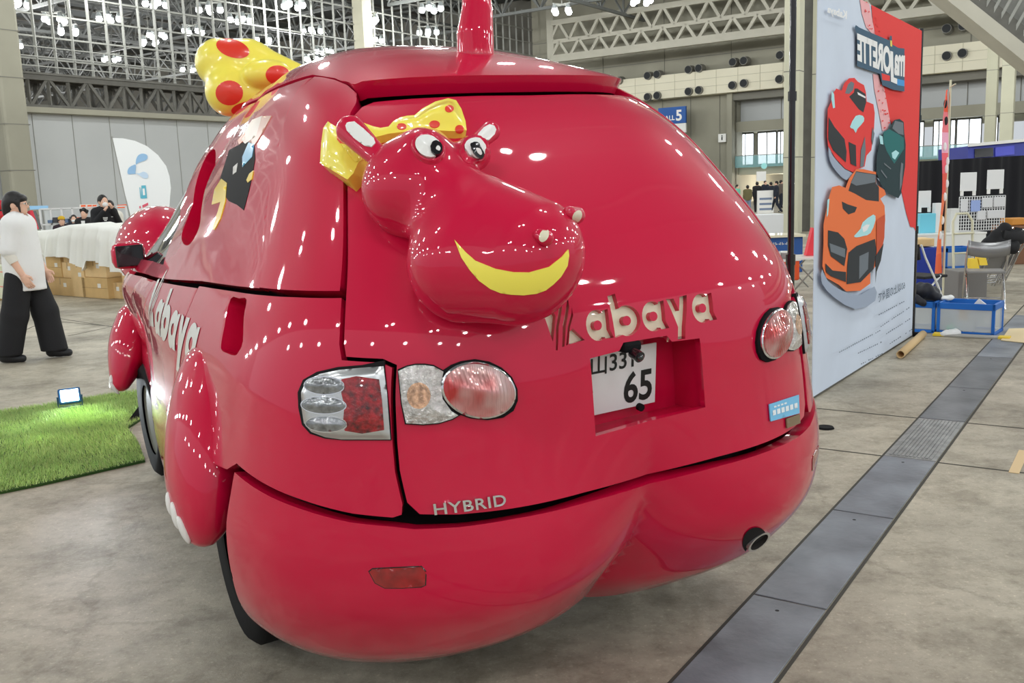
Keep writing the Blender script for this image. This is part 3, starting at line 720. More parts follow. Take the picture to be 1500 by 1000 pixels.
HL = [(-.405, .283), (-.424, .297), (-.436, .33), (-.441, .357), (-.445, .40), (-.447, .432), (-.468, .438), (-.532, .441), (-.541, .455), (-.553, .50), (-.568, .56), (-.582, .624), (-.580, .67), (-.562, .70), (-.53, .715)]
SEAM = [(-.272, .277), (-.142, .274), (0, .268), (.142, .274), (.272, .277)]
TOP = [(.49, .722), (.388, .7235), (.17, .724), (0, .723), (-.17, .724), (-.388, .7235), (-.49, .722)]
hatch_poly = SEAM+[(-a, b_) for a, b_ in HL]+TOP+HL[::-1]
hatch_poly = [(-.35, .279)]+SEAM+[(.35, .279)]+[(-a, b_) for a, b_ in HL]+TOP+HL[::-1]
tailgate = panel('tailgate', [hatch_poly, recess_poly]+letter_holes+letter_isles, off=-.006, flange=.035, step=.02, gap=.005, hole_depth=.022)
# backing behind the letters
def back_grid(name, u0, u1, z0, z1, dp, m, parent, n=24):
    U, Zz = np.meshgrid(np.linspace(u0, u1, n), np.linspace(z0, z1, 8), indexing='ij'); q, t = qt_uz(U, Zz); X = S(q, t)-SN(q, t)*dp
    i = np.arange(n*8).reshape(n, 8); return raw_mesh(name, X.reshape(-1, 3), np.stack([i[:-1, :-1], i[1:, :-1], i[1:, 1:], i[:-1, 1:]], -1).reshape(-1, 4), m, parent)
lbk = back_grid('letter_backing', -.33, .285, 1.150, 1.32, .026, CREAM, tailgate); back_grid('letter_backing', .083, .18, 1.1165, 1.150, .026, CREAM, tailgate); back_grid('letter_backing', -.33, -.12, 1.132, 1.150, .026, CREAM, tailgate); lbk['label'] = 'cream plate showing through the cut-out lettering'
# plate recess: a crimson box with the licence plate at its back
mb = MB(); y0 = -.075; y1 = .075
rp = [(-.197, 1.122), (-.098, 1.126), (-.082, 1.146), (.076, 1.144), (.092, 1.125), (.197, 1.12), (.203, .90), (-.197, .89)]
n_ = len(rp)
front = [S(*qt_uz(a, c))+np.array([0, .016, 0]) for a, c in rp]; back = [np.array([a*.99, y1+.012, c-.008]) for a, c in rp]
mb.add(front+back, [(i, n_+i, n_+(i+1) % n_, (i+1) % n_) for i in range(n_)]+[tuple(range(n_, 2*n_))], PAINT)
mb.build('plate_recess', tailgate)
def on_v(x, y, v): d = cray(x, y); return CC+d*((v-CC[1])/d[1])
pr = on_v(961, 549, .05)[0]
plate = MB(); PW, PH = .36, .182; pc_ = np.array([pr-PW/2, .052, 1.012]); PR = np.array([[1, 0, 0], [0, .99, -.10], [0, .10, .99]])
PWH = mat('plate_white', (.72, .72, .72), .35, bump=.05)
plate.box(pc_, (PW, .004, PH), PWH, PR, .003)
plo = plate.build('licence_plate', tailgate)
PLK = mat('plate_black', (.006, .009, .008), .5)
def plate_text(body, x0, z0, hgt, bold, sx=1.0):
    vs, fs = text_mesh(body, bold); k = hgt/.70
    P3 = np.stack([vs[:, 0]*k*sx+x0, np.full(len(vs), -.0032), vs[:, 1]*k+z0], 1) @ PR.T+pc_
    return P3, fs
mb = MB()
mb.add(*plate_text('岡山331', -.125, .033, .048, .012, .98), PLK); mb.build('region_lettering', plo); mb = MB(); mb.add(*plate_text('65', .062, -.072, .088, .022, .86), PLK); mb.build('plate_number', plo); mb = MB()
mb.cyl(pc_+PR @ np.array([-.052, -.003, -.02]), pc_+PR @ np.array([-.052, -.0045, -.02]), .008, PLK)
mb.build('plate_dot', plo); 
mb = MB()
for sx in (-.11, .11): mb.cyl(pc_+PR @ np.array([sx, 0, .07]), pc_+PR @ np.array([sx, -.008, .07]), .008, SATIN)
mb.cyl(pc_+PR @ np.array([.12, -.002, -.093]), pc_+PR @ np.array([.12, -.016, -.093]), .011, RUBBER)
mb.build('plate_bolt', plo)
mb = MB(); cp = np.array([-.05, -.015, 1.122]); mb.box(cp, (.06, .07, .03), RUBBER, bev=.01); mb.cyl(cp+[.0, -.03, -.015], cp+[.0, -.06, -.025], .016, BLK); mb.sphere(cp+[.0, -.06, -.025], .011, GLASS)
mb.build('reversing_camera', tailgate)
# ---- bumper, quarter panels, doors, roof
bt = [(-.775, .312), (-.68, .302), (-.587, .292), (-.50, .281), (-.44, .276), (-.41, .272), (-.35, .270)]
bump_poly = bt+[(-.272, .270), (-.142, .267), (0, .261), (.142, .267), (.272, .270)]+[(-a, b_) for a, b_ in bt[::-1]]+[(.80, .25), (.82, .12), (.80, .005)]+[(x, .004) for x in np.linspace(.7, -.7, 15)]+[(-.80, .005), (-.82, .12), (-.80, .25)]
bumper = panel('rear_bumper', [bump_poly], flange=.05, off=.006, step=.03, gap=.003)
ql = [(-.775, .318), (-.68, .308), (-.587, .298), (-.50, .287), (-.44, .282), (-.425, .285)]+HL[1:10]
quarter = ql+[(-.67, .5), (-.78, .499), (-1.0, .496), (-1.25, .490), (-1.25, .30), (-1.25, .17), (-1.20, .24), (-1.10, .285), (-.95, .300), (-.82, .306)]
scoop_l = smooth_closed([(-.995, .486), (-.93, .489), (-.875, .490), (-.85, .47), (-.817, .447), (-.825, .436), (-.84, .431), (-.89, .430), (-.937, .431), (-.953, .44), (-.965, .455)], 3)
both('quarter_panel', [quarter, scoop_l], hole_depth=.10)
back_sc = None
for sgn in (-1, 1):
    c = np.array([(-.905*-sgn*-1 if sgn < 0 else .905), .459]); P = np.asarray(scoop_l if sgn < 0 else mir([tuple(x) for x in scoop_l]))
    c = P.mean(0); P = c+(P-c)*1.06; V, T, _ = cdt([P*QS], .03); q, t = V[:, 0]/QS[0], V[:, 1]/QS[1]
    raw_mesh('scoop_liner', S(q, t)-SN(q, t)*.098, T, PAINT, car)
crease = [(-.819, .5025), (-.90, .56), (-.964, .615), (-.96, .67), (-.925, .713), (-.80, .77), (-.70, .797)]
roofl = [(-.60, .775), (-.555, .757), (-.53, .735), (-.535, .722)]
qu = HL[9:14]; qu = [(-.557, .503)]+HL[10:14]+[(-.54, .716)]+roofl[::-1][1:]+[(-.66, .79), (-.70, .797)]+crease[::-1][1:]+[(-.67, .503)]
both('upper_quarter_panel', [qu], flange=.06, off=.004)
scoop_u = smooth_closed([(-1.574, .536), (-1.564, .558), (-1.72, .59), (-1.9, .624), (-2.08, .682), (-2.16, .695), (-2.2, .68), (-2.08, .62), (-1.848, .554), (-1.688, .535)], 4)
win = [(-1.78, .497), (-1.92, .53), (-2.12, .59), (-2.22, .64), (-2.32, .685), (-2.6, .69), (-2.85, .6), (-2.85, .5), (-2.2, .492)]
up = [(-.819, .5025), (-1.0, .499), (-1.25, .4935), (-1.62, .479), (-1.72, .476), (-1.78, .4745), (-2.2, .466), (-2.95, .453), (-2.95, .80)]+[(x, .80) for x in np.linspace(-2.8, -.72, 16)]+crease[::-1][1:-1]
both('upper_side_panel', [up, scoop_u, win], hole_depth=.09, step=.03)
for sgn in (-1, 1):
    P = np.asarray(scoop_u); c = P.mean(0); P = c+(P-c)*1.05
    if sgn > 0: P = P*[-1, 1]
    V, T, _ = cdt([P*QS], .03); q, t = V[:, 0]/QS[0], V[:, 1]/QS[1]; raw_mesh('scoop_liner', S(q, t)-SN(q, t)*.085, T, PAINT, car)
    P = np.asarray(win)*([1, 1] if sgn < 0 else [-1, 1]); V, T, _ = cdt([P*QS], .05); q, t = V[:, 0]/QS[0], V[:, 1]/QS[1]
    raw_mesh('window_glass', S(q, t)-SN(q, t)*.02, T, GLASS, car)
both('rear_door', [[(-1.25, .13), (-1.25, .487), (-1.62, .476), (-1.72, .473), (-1.70, .3), (-1.55, .13)]], step=.03)
both('front_wing', [[(-1.72, .473), (-2.2, .463), (-2.97, .45), (-2.97, .1), (-2.0, .1), (-1.85, .16), (-1.70, .2), (-1.70, .3)]], step=.05)
panel('front_panel', [[(-2.95, .46), (-2.95, .80), (-2.999, .80), (-2.999, .1), (-2.97, .1)]], step=.05); panel('front_panel', [mir([(-2.95, .46), (-2.95, .80), (-2.999, .80), (-2.999, .1), (-2.97, .1)])], step=.05)
rf = [(x, .735) for x in np.linspace(-.53, .53, 15)]+[(.555, .757), (.60, .777), (.66, .79), (.72, .803)]+[(x, .804) for x in np.linspace(.8, 2.999, 18)]+[(2.999, .9), (2.999, .985)]+[(x, .99) for x in np.linspace(2.9, -2.9, 60)]+[(-2.999, .985), (-2.999, .9)]+[(x, .804) for x in np.linspace(-2.999, -.8, 18)]+[(-.72, .803), (-.66, .79), (-.60, .777), (-.555, .757)]
panel('roof', [rf], flange=.055, step=.035, lip=lambda q, t: .034*np.exp(-np.clip(t-.735, 0, 1)/.05)*np.clip((.575-np.abs(q))/.06, 0, 1)+.004)
# ---- lamps
def pts(L, ox, oy, s): return [(ox+x/s, oy+y/s) for x, y in L]
c3 = lambda L: pts(L, 420, 510, 3.947)
lamp_o = c3([(562, 103), (440, 112), (310, 125), (200, 148), (120, 188), (92, 255), (94, 340), (108, 430), (150, 482), (230, 512), (320, 524), (602, 524), (592, 400), (583, 260)])
lamp_in = c3([(548, 122), (440, 128), (320, 142), (215, 162), (140, 196), (116, 258), (114, 338), (128, 420), (168, 466), (240, 492), (330, 502), (584, 502), (576, 400), (568, 260)])
def lamp_unit(name, label, outer, rim_mat, pieces):
    def build(par): pass
    o = decal(name, [outer], rim_mat, h=.004, dome=.014, dw=.010, step=4, skirt=.02, label=label, mirror=True)
    return o
def mirror_child(fn):
    pass
decal('lamp_gap', [c3([(564, 70), (440, 96), (300, 108), (180, 136), (100, 182), (70, 255), (74, 345), (94, 440), (140, 492), (225, 520), (330, 530), (606, 530), (597, 400), (578, 200)])], GAP, h=.0045, step=6, skirt=.01, mirror=True)  # black patch drawn as the shaded gap around the outer lamp
tl = decal('outer_tail_lamp', [lamp_o], SATIN, h=.006, dome=.012, dw=.010, step=4, skirt=.02, mirror=True)
tlr = [o for o in car.children if o.name.startswith('outer_tail_lamp') and o != tl][0]
for cy, cx, rx, ry in ((215, 240, 108, 48), (325, 236, 121, 46), (432, 250, 110, 43)):
    e = ellipse(*pts([(cx, cy)], 420, 510, 3.947)[0], (rx+7)/3.947, (ry+7)/3.947, 26, .03); decal('lens_bezel', [e], CHROME, parent=tl, h=.019, step=5, skirt=.01, mirror=tlr)
    e = ellipse(*pts([(cx, cy)], 420, 510, 3.947)[0], rx/3.947, ry/3.947, 26, .03); decal('oval_lens', [e], GREYL, parent=tl, h=.021, dome=.006, dw=.014, step=3.5, skirt=.01, mirror=tlr, label='clear oval lens')
decal('red_lens', [c3([(335, 178), (420, 160), (545, 178), (560, 300), (572, 465), (450, 486), (352, 470), (345, 410), (352, 330), (335, 260)])], REDL, parent=tl, h=.0185, dome=.004, step=4, skirt=.01, mirror=tlr, label='dark red lens')
inner_out = c3([(641, 122), (690, 100), (745, 88), (800, 88), (850, 96), (905, 126), (950, 96), (1010, 74), (1090, 62), (1170, 76), (1240, 110), (1300, 165), (1332, 235), (1335, 300), (1310, 360), (1250, 400), (1160, 414), (1060, 404), (1005, 384), (960, 412), (880, 436), (790, 444), (684, 438), (660, 320)])
il = decal('inner_tail_lamp', [inner_out], RUBBER, h=.003, dome=.004, dw=.006, step=4, skirt=.02, mirror=True)
ilr = [o for o in car.children if o.name.startswith('inner_tail_lamp') and o != il][0]
decal('clear_lens', [inset(c3([(648, 130), (700, 106), (745, 96), (800, 96), (850, 104), (905, 134), (890, 210), (900, 290), (950, 360), (990, 385), (955, 405), (880, 428), (790, 436), (692, 430), (668, 320)]), 0)], CLRL, parent=il, h=.008, dome=.008, dw=.02, step=4, skirt=.01, mirror=ilr, label='clear ribbed lens')
decal('indicator_bulb', [ellipse(*c3([(765, 270)])[0], 17, 19, 20)], AMBL, parent=il, h=.0165, step=4, skirt=.008, mirror=ilr, label='amber lens')
decal('lens_bezel', [ellipse(*c3([(1104, 240)])[0], 54.5, 40.5, 40, .22)], CHROME, parent=il, h=.012, dome=.008, dw=.01, step=4, skirt=.014, mirror=ilr)
decal('round_lens', [ellipse(*c3([(1104, 240)])[0], 51.5, 37.5, 40, .22)], RLN, parent=il, h=.019, dome=.022, dw=.05, step=3.5, skirt=.012, mirror=ilr, label='ribbed red and clear lens')
c4 = lambda L: pts(L, 330, 640, 2.777)
rf_o = c4([(584, 541), (600, 528), (700, 523), (800, 519), (820, 542), (818, 598), (798, 607), (720, 611), (650, 611), (610, 590)])
rr = decal('reflector', [rf_o], BLK, h=.006, step=5, skirt=.012, mirror=True); rrr = [o for o in car.children if o.name.startswith('reflector') and o != rr][0]
decal('reflector_lens', [inset(rf_o, 1.6)[::-1]], mat('reflector_red', (.30, .008, .010), .15, coat=1, var=.4, vscale=25), parent=rr, h=.008, dome=.003, step=4, skirt=.008, mirror=rrr, label='red reflector lens')
# ---- chrome lettering
vs, fs = text_mesh('HYBRID', .012, 1.08)
k = 176e-3/vs[:, 0].max(); hz = .028/.70; mb = MB()
def wrap_uz(U, Zz, h): q, t = qt_uz(U, Zz); return S(q, t)+SN(q, t)*np.reshape(h, (-1, 1))
fu = -.655+vs[:, 0]*k; fzz = .776+vs[:, 1]*hz+.01*(vs[:, 0]*k); topv = wrap_uz(fu, fzz, .006); botv = wrap_uz(fu, fzz, -.004)
be = boundary_edges(fs) if all(len(f) == 3 for f in fs) else []
nv = len(vs)
mb.add(np.concatenate([topv, botv]), [tuple(f) for f in fs]+[(b_, a, a+nv, b_+nv) for a, b_ in be], CHROME)
mb.build('hybrid_badge', tailgate, label='chrome HYBRID lettering')
# ---- stickers, exhaust
stk = decal('sticker', [[(1127, 592), (1170, 578), (1171, 605), (1129, 617)]], mat('sticker_blue', s2l(120, 190, 230), .4), parent=tailgate, h=.001, step=6, skirt=.003, label='light blue sticker with white lettering')
SW = mat('sticker_white', (.8, .85, .88), .4)
decal('sticker_lettering', [[(1131+i*6.3, 601-i*2.0), (1135.6+i*6.3, 599.5-i*2.0), (1136+i*6.3, 607-i*2.0), (1131.4+i*6.3, 608.5-i*2.0)] for i in range(6)]+[[(1133+i*5, 594.6-i*1.6), (1136.4+i*5, 593.6-i*1.6), (1136.6+i*5, 596-i*1.6), (1133.2+i*5, 597-i*1.6)] for i in range(4)], SW, parent=stk, h=.0022, step=3, skirt=0)
decal('sticker', [[(1152, 613), (1171, 606), (1172, 619.5), (1153, 627)]], mat('sticker_olive', s2l(140, 120, 95), .3, .4), parent=tailgate, h=.0015, step=5, skirt=.003, label='small olive metallic sticker')
p, n, k_ = hit(BODY, 1107, 788); mb = MB()
ex = .65*n+.35*np.array([0, -1, -.1]); ex = ex/np.linalg.norm(ex)
ring = []; r0, r1 = .042, .034
p0 = p-ex*.012; up_ = np.cross(ex, [1, 0, 0]); sd = np.cross(up_, ex)
def circ(c, r, n=24): return [c+r*(math.cos(2*math.pi*i/n)*sd+math.sin(2*math.pi*i/n)*up_) for i in range(n)]
A_, B_, C_ = circ(p-ex*.10, r0), circ(p0+ex*.03, r0), circ(p0+ex*.03, r1); D_ = circ(p-ex*.12, r1)
mb.add(A_+B_+C_, [(i, (i+1) % 24, 24+(i+1) % 24, 24+i) for i in range(24)]+[(24+i, 24+(i+1) % 24, 48+(i+1) % 24, 48+i) for i in range(24)], SATIN, False)
mb.add(C_+D_, [(i, (i+1) % 24, 24+(i+1) % 24, 24+i) for i in range(24)]+[tuple(range(24, 48))], mat('soot', (.02, .016, .014), .7), True)
mb.build('exhaust_pipe', car, label='chrome exhaust tip with sooty bore')
decal('exhaust_dark_patch', [ellipse(1104, 790, 18, 21, 24, .3)], GAP, parent=bumper, h=.0085, step=6, skirt=0)  # flat black patch in place of a shaded hole in the bumper
# ---- hippo head on the tailgate
pxr = lambda r, k: r*k/F_PX
kk = lambda x, y: hk(x, y)
def hp(x, y, dk, r): k = kk(x, y)-dk; return atc(x, y, k), pxr(r, k)
cr_c, cr_r = hp(606, 275, .06, 76); ck_c, ck_r = hp(684, 386, .09, 88); jw_c, jw_r = hp(748, 396, .15, 78); mz_c, mz_r = hp(774, 368, .20, 82); br_c, br_r = hp(652, 276, .12, 44)
n1, r1_ = hp(792, 346, .36, 15); n2, r2_ = hp(836, 322, .27, 17)
e1, er1 = hp(621, 222, .20, 33); e2, er2 = hp(692, 223, .17, 24)
VD = -cray(700, 330)/np.linalg.norm(cray(700, 330))
def head_sd(P):
    d = sd_ell(P, cr_c, (cr_r, cr_r, cr_r)); d = smin(d, sd_cone(P, br_c, mz_c, br_r, mz_r), .10)
    d = smin(d, sd_cone(P, ck_c, jw_c, ck_r, jw_r), .085)
    d = smin(d, sd_cone(P, e1-VD*.05, e1, er1*1.15, er1), .035); d = smin(d, sd_cone(P, e2-VD*.05, e2, er2*1.15, er2), .03)
    return d
lo = np.minimum.reduce([c-r for c, r in ((cr_c, cr_r), (ck_c, ck_r), (jw_c, jw_r), (mz_c, mz_r), (br_c, br_r), (e1, er1), (e2, er2))])-.04
hi = np.maximum.reduce([c+r for c, r in ((cr_c, cr_r), (ck_c, ck_r), (jw_c, jw_r), (mz_c, mz_r), (br_c, br_r), (e1, er1), (e2, er2))])+.04
X, F_ = sdf_mesh(head_sd, lo, hi, .0095)
head = raw_mesh('hippo_head', X, F_, PAINT, tailgate, label=None) if False else raw_mesh('hippo_head', X, F_, PAINT, tailgate)
head['label'] = 'sculpted crimson hippo head facing down to the right'
HEAD = BVHTree.FromPolygons([Vector(p) for p in X], [tuple(map(int, f)) for f in F_])
c6 = lambda L: pts(L, 460, 130, 2.702)
smile = c6([(557, 598), (600, 645), (640, 680), (720, 712), (790, 725), (850, 726), (930, 704), (980, 664), (1003, 636), (1006, 660), (1000, 700), (975, 742), (945, 772), (915, 795), (880, 808), (830, 814), (780, 812), (740, 806), (700, 790), (655, 758), (618, 716), (585, 668)])
def hoffs(name, polys, m, **k): return decal(name, polys, m, parent=head, bvh=HEAD, **k)
hoffs('smile', [smile], YEL, h=.0035, step=4.5, skirt=.008)['label'] = 'wide yellow smile'
for nm, (cx, cy, rx, ry, ro), (px_, py_, prx, pry) in (('left', (452, 236, 50, 38, .62), (478, 248, 19, 29)), ('right', (632, 242, 34, 38, .75), (638, 248, 17, 28))):
    k = 1/2.702
    e = c6([(cx, cy)])[0]; pe = c6([(px_, py_)])[0]
    rim = hoffs('eyelid', [ellipse(*e, (rx+22)*k, (ry+20)*k, 36, ro), ellipse(*e, (rx-3)*k, (ry-3)*k, 30, ro)], PAINT, h=.001, dome=.026, dw=.009, step=2.2, skirt=.012)
    eye = hoffs('eye', [ellipse(*e, rx*k, ry*k, 30, ro)], WHT, h=.0125, dome=.006, dw=.02, step=3, skirt=.01); eye['label'] = 'white eye with black pupil'
    decal('pupil', [ellipse(*pe, prx*k, pry*k, 24, -.35)], BLK, parent=eye, bvh=HEAD, h=.020, step=3, skirt=.004)
    decal('eye_highlight', [ellipse(pe[0]+2.2, pe[1]+1.0, 2.6, 4.2, 14, -.5)], WHT, parent=eye, bvh=HEAD, h=.0215, step=2, skirt=.002)
# nostril bumps
for c, r, wx, wy, wr in ((n1, r1_, 798, 345, .5), (n2, r2_, 844, 318, .3)):
    pass
def hitn(bvh, x, y, kf):
    r = hit(bvh, x, y)
    if r is None:
        q = bvh.find_nearest(Vector(atc(x, y, kf))); r = (np.array(q[0]), np.array(q[1]), kf)
    return r
def lump(name, pxc, dirpx, r, m, par, bvh):
    kf = float(np.linalg.norm(mz_c-CC)/np.linalg.norm(cray(772, 362))); p, n, k = hitn(bvh, *pxc, kf); p2, n2_, k2 = hitn(bvh, *dirpx, kf)
    a = p+n*.002; b_ = p2+n2_*.009; R_ = pxr(r, k)
    fn = lambda P: sd_cone(P, a, b_, R_*.8, R_)
    lo = np.minimum(a, b_)-R_*1.6; hi = np.maximum(a, b_)+R_*1.6; X, F_ = sdf_mesh(fn, lo, hi, R_/5)
    o = raw_mesh(name, X, F_, m, par); return o, BVHTree.FromPolygons([Vector(x) for x in X], [tuple(map(int, f)) for f in F_])
for pc0, pd, r, wt in (((790, 345), (797, 350), 12, (797, 345)), ((833, 313), (842, 317), 13, (845, 317))):
    o, bv = lump('nostril', pc0, pd, r, PAINT, head, HEAD)
    decal('nostril_spot', [ellipse(*wt, 6.2, 9.5, 18, .45)], CREAM, parent=o, bvh=bv, h=.0015, step=2.5, skirt=.003)['label'] = 'white nostril spot'
# ears: flattened capsules with white insides
for a_, b_, ra, rb, dk, poly in (((556, 232), (517, 193), 15, 20, (.17, .15), c6([(132, 136), (160, 132), (195, 160), (235, 198), (243, 216), (228, 232), (200, 226), (160, 196), (132, 166), (126, 148)])), ((696, 212), (718, 194), 11, 14, (.15, .12), c6([(642, 196), (650, 180), (672, 156), (694, 143), (712, 148), (719, 162), (712, 180), (690, 202), (664, 216), (646, 212)]))):
    A_ = atc(*a_, kk(*a_)-dk[0]); B_ = atc(*b_, kk(*b_)-dk[1]); RA, RB = pxr(ra, kk(*a_)), pxr(rb, kk(*b_))
    fn = lambda P: sd_cone(P+((P-A_) @ VD)[..., None]*VD*.5, A_, B_, RA, RB)
    lo = np.minimum(A_, B_)-.09; hi = np.maximum(A_, B_)+.09; X, F_ = sdf_mesh(fn, lo, hi, .006)
    ear = raw_mesh('ear', X, F_, PAINT, head); EB = BVHTree.FromPolygons([Vector(x) for x in X], [tuple(map(int, f)) for f in F_])
    decal('inner_ear', [poly], WHT, parent=ear, bvh=EB, h=.003, step=3, skirt=.006)['label'] = 'white inner ear'
# yellow spotted bow pieces behind the head
def solid_px(name, fn_pts, m, par, k_h=.008, sm=.03, flat=0.6, fdir=None):
    """soft solid through (pixel, depth, radius px) points"""
    Ps = [atc(x, y, k) for x, y, k, r in fn_pts]; Rs = [pxr(r, k) for x, y, k, r in fn_pts]
    D_ = VD if fdir is None else fdir; c0 = np.mean(Ps, 0)
    fn = lambda P: sd_chain(P+((P-c0) @ D_)[..., None]*D_*flat, Ps, Rs, sm)
    lo = np.min([p-r for p, r in zip(Ps, Rs)], 0)-.04; hi = np.max([p+r for p, r in zip(Ps, Rs)], 0)+.04
    X, F_ = sdf_mesh(fn, lo, hi, k_h); o = raw_mesh(name, X, F_, m, par)
    return o, BVHTree.FromPolygons([Vector(x) for x in X], [tuple(map(int, f)) for f in F_])
fbow = c6([(190, 150), (205, 156), (240, 170), (270, 177), (300, 172), (320, 150), (345, 136), (372, 130), (400, 128), (430, 102), (480, 75), (530, 62), (560, 70), (580, 102), (596, 150), (600, 186), (560, 190), (420, 185), (300, 200), (240, 215)])
fb = decal('head_bow', [fbow], YEL, parent=head, h=.02, dome=.035, dw=.03, step=4, skirt=.02); fb['label'] = 'yellow bow with red spots above the head'
def bvh_of(o): return BVHTree.FromPolygons([v.co.copy() for v in o.data.vertices], [tuple(p.vertices) for p in o.data.polygons])
FBV = bvh_of(fb)
for p_, r_ in (((535, 80), (17, 14)), ((477, 141), (21, 15)), ((347, 150), (19, 13)), ((575, 160), (17, 16))):
    decal('spot', [ellipse(*c6([p_])[0], r_[0]/2.702, r_[1]/2.702, 18)], DOT, parent=fb, bvh=FBV, h=.002, step=2.5, skirt=.003)
lb = c6([(92, 180), (76, 205), (70, 260), (68, 335), (165, 402), (185, 380), (207, 330), (212, 285), (205, 262), (160, 230), (120, 200)])
lbo = decal('head_bow', [lb], YEL, parent=head, h=.05, dome=.02, dw=.02, step=4, skirt=.06); lbo['label'] = 'yellow bow end with a red spot beside the ear'
LBV = bvh_of(lbo)
decal('spot', [c6([(90, 186), (100, 192), (130, 208), (122, 222), (104, 216), (92, 202)])], DOT, parent=lbo, bvh=LBV, h=.002, step=2.5, skirt=.003)
decal('bow_fold', [c6([(104, 214), (150, 236), (160, 268), (205, 262), (212, 280), (165, 290), (140, 262)])], YEL, parent=lbo, bvh=LBV, h=.002, dome=.010, dw=.01, step=3, skirt=.004)
# ---- tail and roof bow
def tube_sdf(name, L, m, par=car, h=.012):
    return solid_px(name, L, m, par, h, .0005, 0)
kt = 3.28
tail, _ = tube_sdf('tail', [(697, 84, kt, 27), (696, 50, kt+.0, 27), (699, 15, kt, 23), (697, -25, kt, 19), (685, -60, kt, 15), (662, -85, kt, 11)], PAINT)
kb = 4.75
bow, BB = solid_px('roof_bow', [(323, 94, kb, 37), (360, 90, kb, 33), (405, 103, kb, 27), (450, 122, kb, 20)], YEL, car, .012, .06, .25) if False else (None, None)
def bow_sd(P):
    a = sd_chain(P, [atc(323, 93, kb), atc(365, 95, kb), atc(440, 118, kb)], [pxr(36, kb), pxr(34, kb), pxr(22, kb)], .04)
    b_ = sd_chain(P, [atc(338, 134, kb-.05), atc(395, 140, kb-.02)], [pxr(36, kb), pxr(26, kb)], .03)
    d = smin(a, b_, .05); g = np.abs(sd_ell(P, atc(392, 110, kb-.17), (.115, .115, .085)))-.006
    return np.maximum(d, -g) if False else smin(d, sd_ell(P, atc(392, 110, kb-.09), (.125, .10, .075)), .012)
cs = [atc(323, 93, kb), atc(440, 118, kb), atc(338, 134, kb-.1), atc(395, 140, kb)]
X, F_ = sdf_mesh(bow_sd, np.min(cs, 0)-.17, np.max(cs, 0)+.17, .011)
bow = raw_mesh('roof_bow', X, F_, YEL, car); bow['label'] = 'yellow bow with red spots on the roof'
BB = BVHTree.FromPolygons([Vector(x) for x in X], [tuple(map(int, f)) for f in F_])
for cx, cy, rx, ry, ro in ((341, 71, 25, 13, .3), (336, 136, 20, 18, 0), (407, 110, 18, 14, .1), (356, 158, 18, 8, -.3)):
    decal('spot', [ellipse(cx, cy, rx, ry, 26, ro)], DOT, parent=bow, bvh=BB, h=.002, step=5, skirt=.004)
# ---- feet that cover the wheels
def leg(name, L, toes, flat):
    L = np.array(L, float); tq = np.linspace(0, len(L)-1, 6*len(L)); Lq = np.stack([np.interp(tq, range(len(L)), L[:, i]) for i in range(4)], 1)
    ker = np.ones(7)/7; Lq = np.stack([np.convolve(np.pad(Lq[:, i], 3, 'edge'), ker, 'valid') for i in range(4)], 1)
    Ps = [atc(x, y, k) for x, y, k, r in Lq]; Rs = [pxr(r, k) for x, y, k, r in Lq]; c0 = np.mean(Ps, 0)
    def fn(P):
        Q = c0+(P-c0)*np.array([1, flat, 1]); return sd_chain(Q, [c0+(p-c0)*np.array([1, flat, 1]) for p in Ps], Rs, .0004)
    rm = max(Rs); lo = np.min(Ps, 0)-[rm*1.3, rm*1.4/flat, rm*1.3]; hi = np.max(Ps, 0)+[rm*1.3, rm*1.4/flat, rm*1.3]
    X, F_ = sdf_mesh(fn, lo, hi, .014)
    bv = BVHTree.FromPolygons([Vector(x) for x in X], [tuple(map(int, f)) for f in F_])
    for sg in (1, -1):
        o = raw_mesh(name, X*[sg, 1, 1], F_ if sg > 0 else F_[:, ::-1], PAINT, car)
        for (x, y, rx, ry, ro) in toes:
            r = hit(bv, x, y)
            if r is None:
                p = atc(x, y, c0k(L)); q_ = bv.find_nearest(Vector(p)); p, n = np.array(q_[0]), np.array(q_[1])
            else: p, n = r[0], r[1]
            t_ = MB(); a2 = np.cross(n, [0, 1, 0]); a2 /= np.linalg.norm(a2)+1e-9; a1 = np.cross(a2, n)
            t_.sphere((0, 0, 0), 1, WHT, 14, 8); vv = np.array(t_.v); vv = p+vv[:, :1]*a1*rx+vv[:, 1:2]*a2*ry+vv[:, 2:]*n*.012
            raw_mesh('toenail', vv*[sg, 1, 1], [f if sg > 0 else f[::-1] for f in t_.f], WHT, o)
    return bv
def c0k(L): return 2.9 if L[-1][2] < 4 else 5.4
leg('rear_foot', [(309, 541, 3.05, 39), (308, 562, 3.04, 46), (305, 600, 3.0, 53), (302, 650, 2.97, 57), (299, 700, 2.94, 54), (297, 745, 2.92, 42), (295, 772, 2.91, 27)], [(249, 738, .016, .040, 0), (257, 755, .018, .046, 0), (269, 776, .018, .05, 0)], .55)
leg('front_foot', [(200, 465, 5.6, 26), (190, 500, 5.55, 29), (184, 532, 5.5, 24), (176, 562, 5.45, 13)], [(161, 560, .02, .045, 0), (167, 568, .02, .045, 0)], .6)
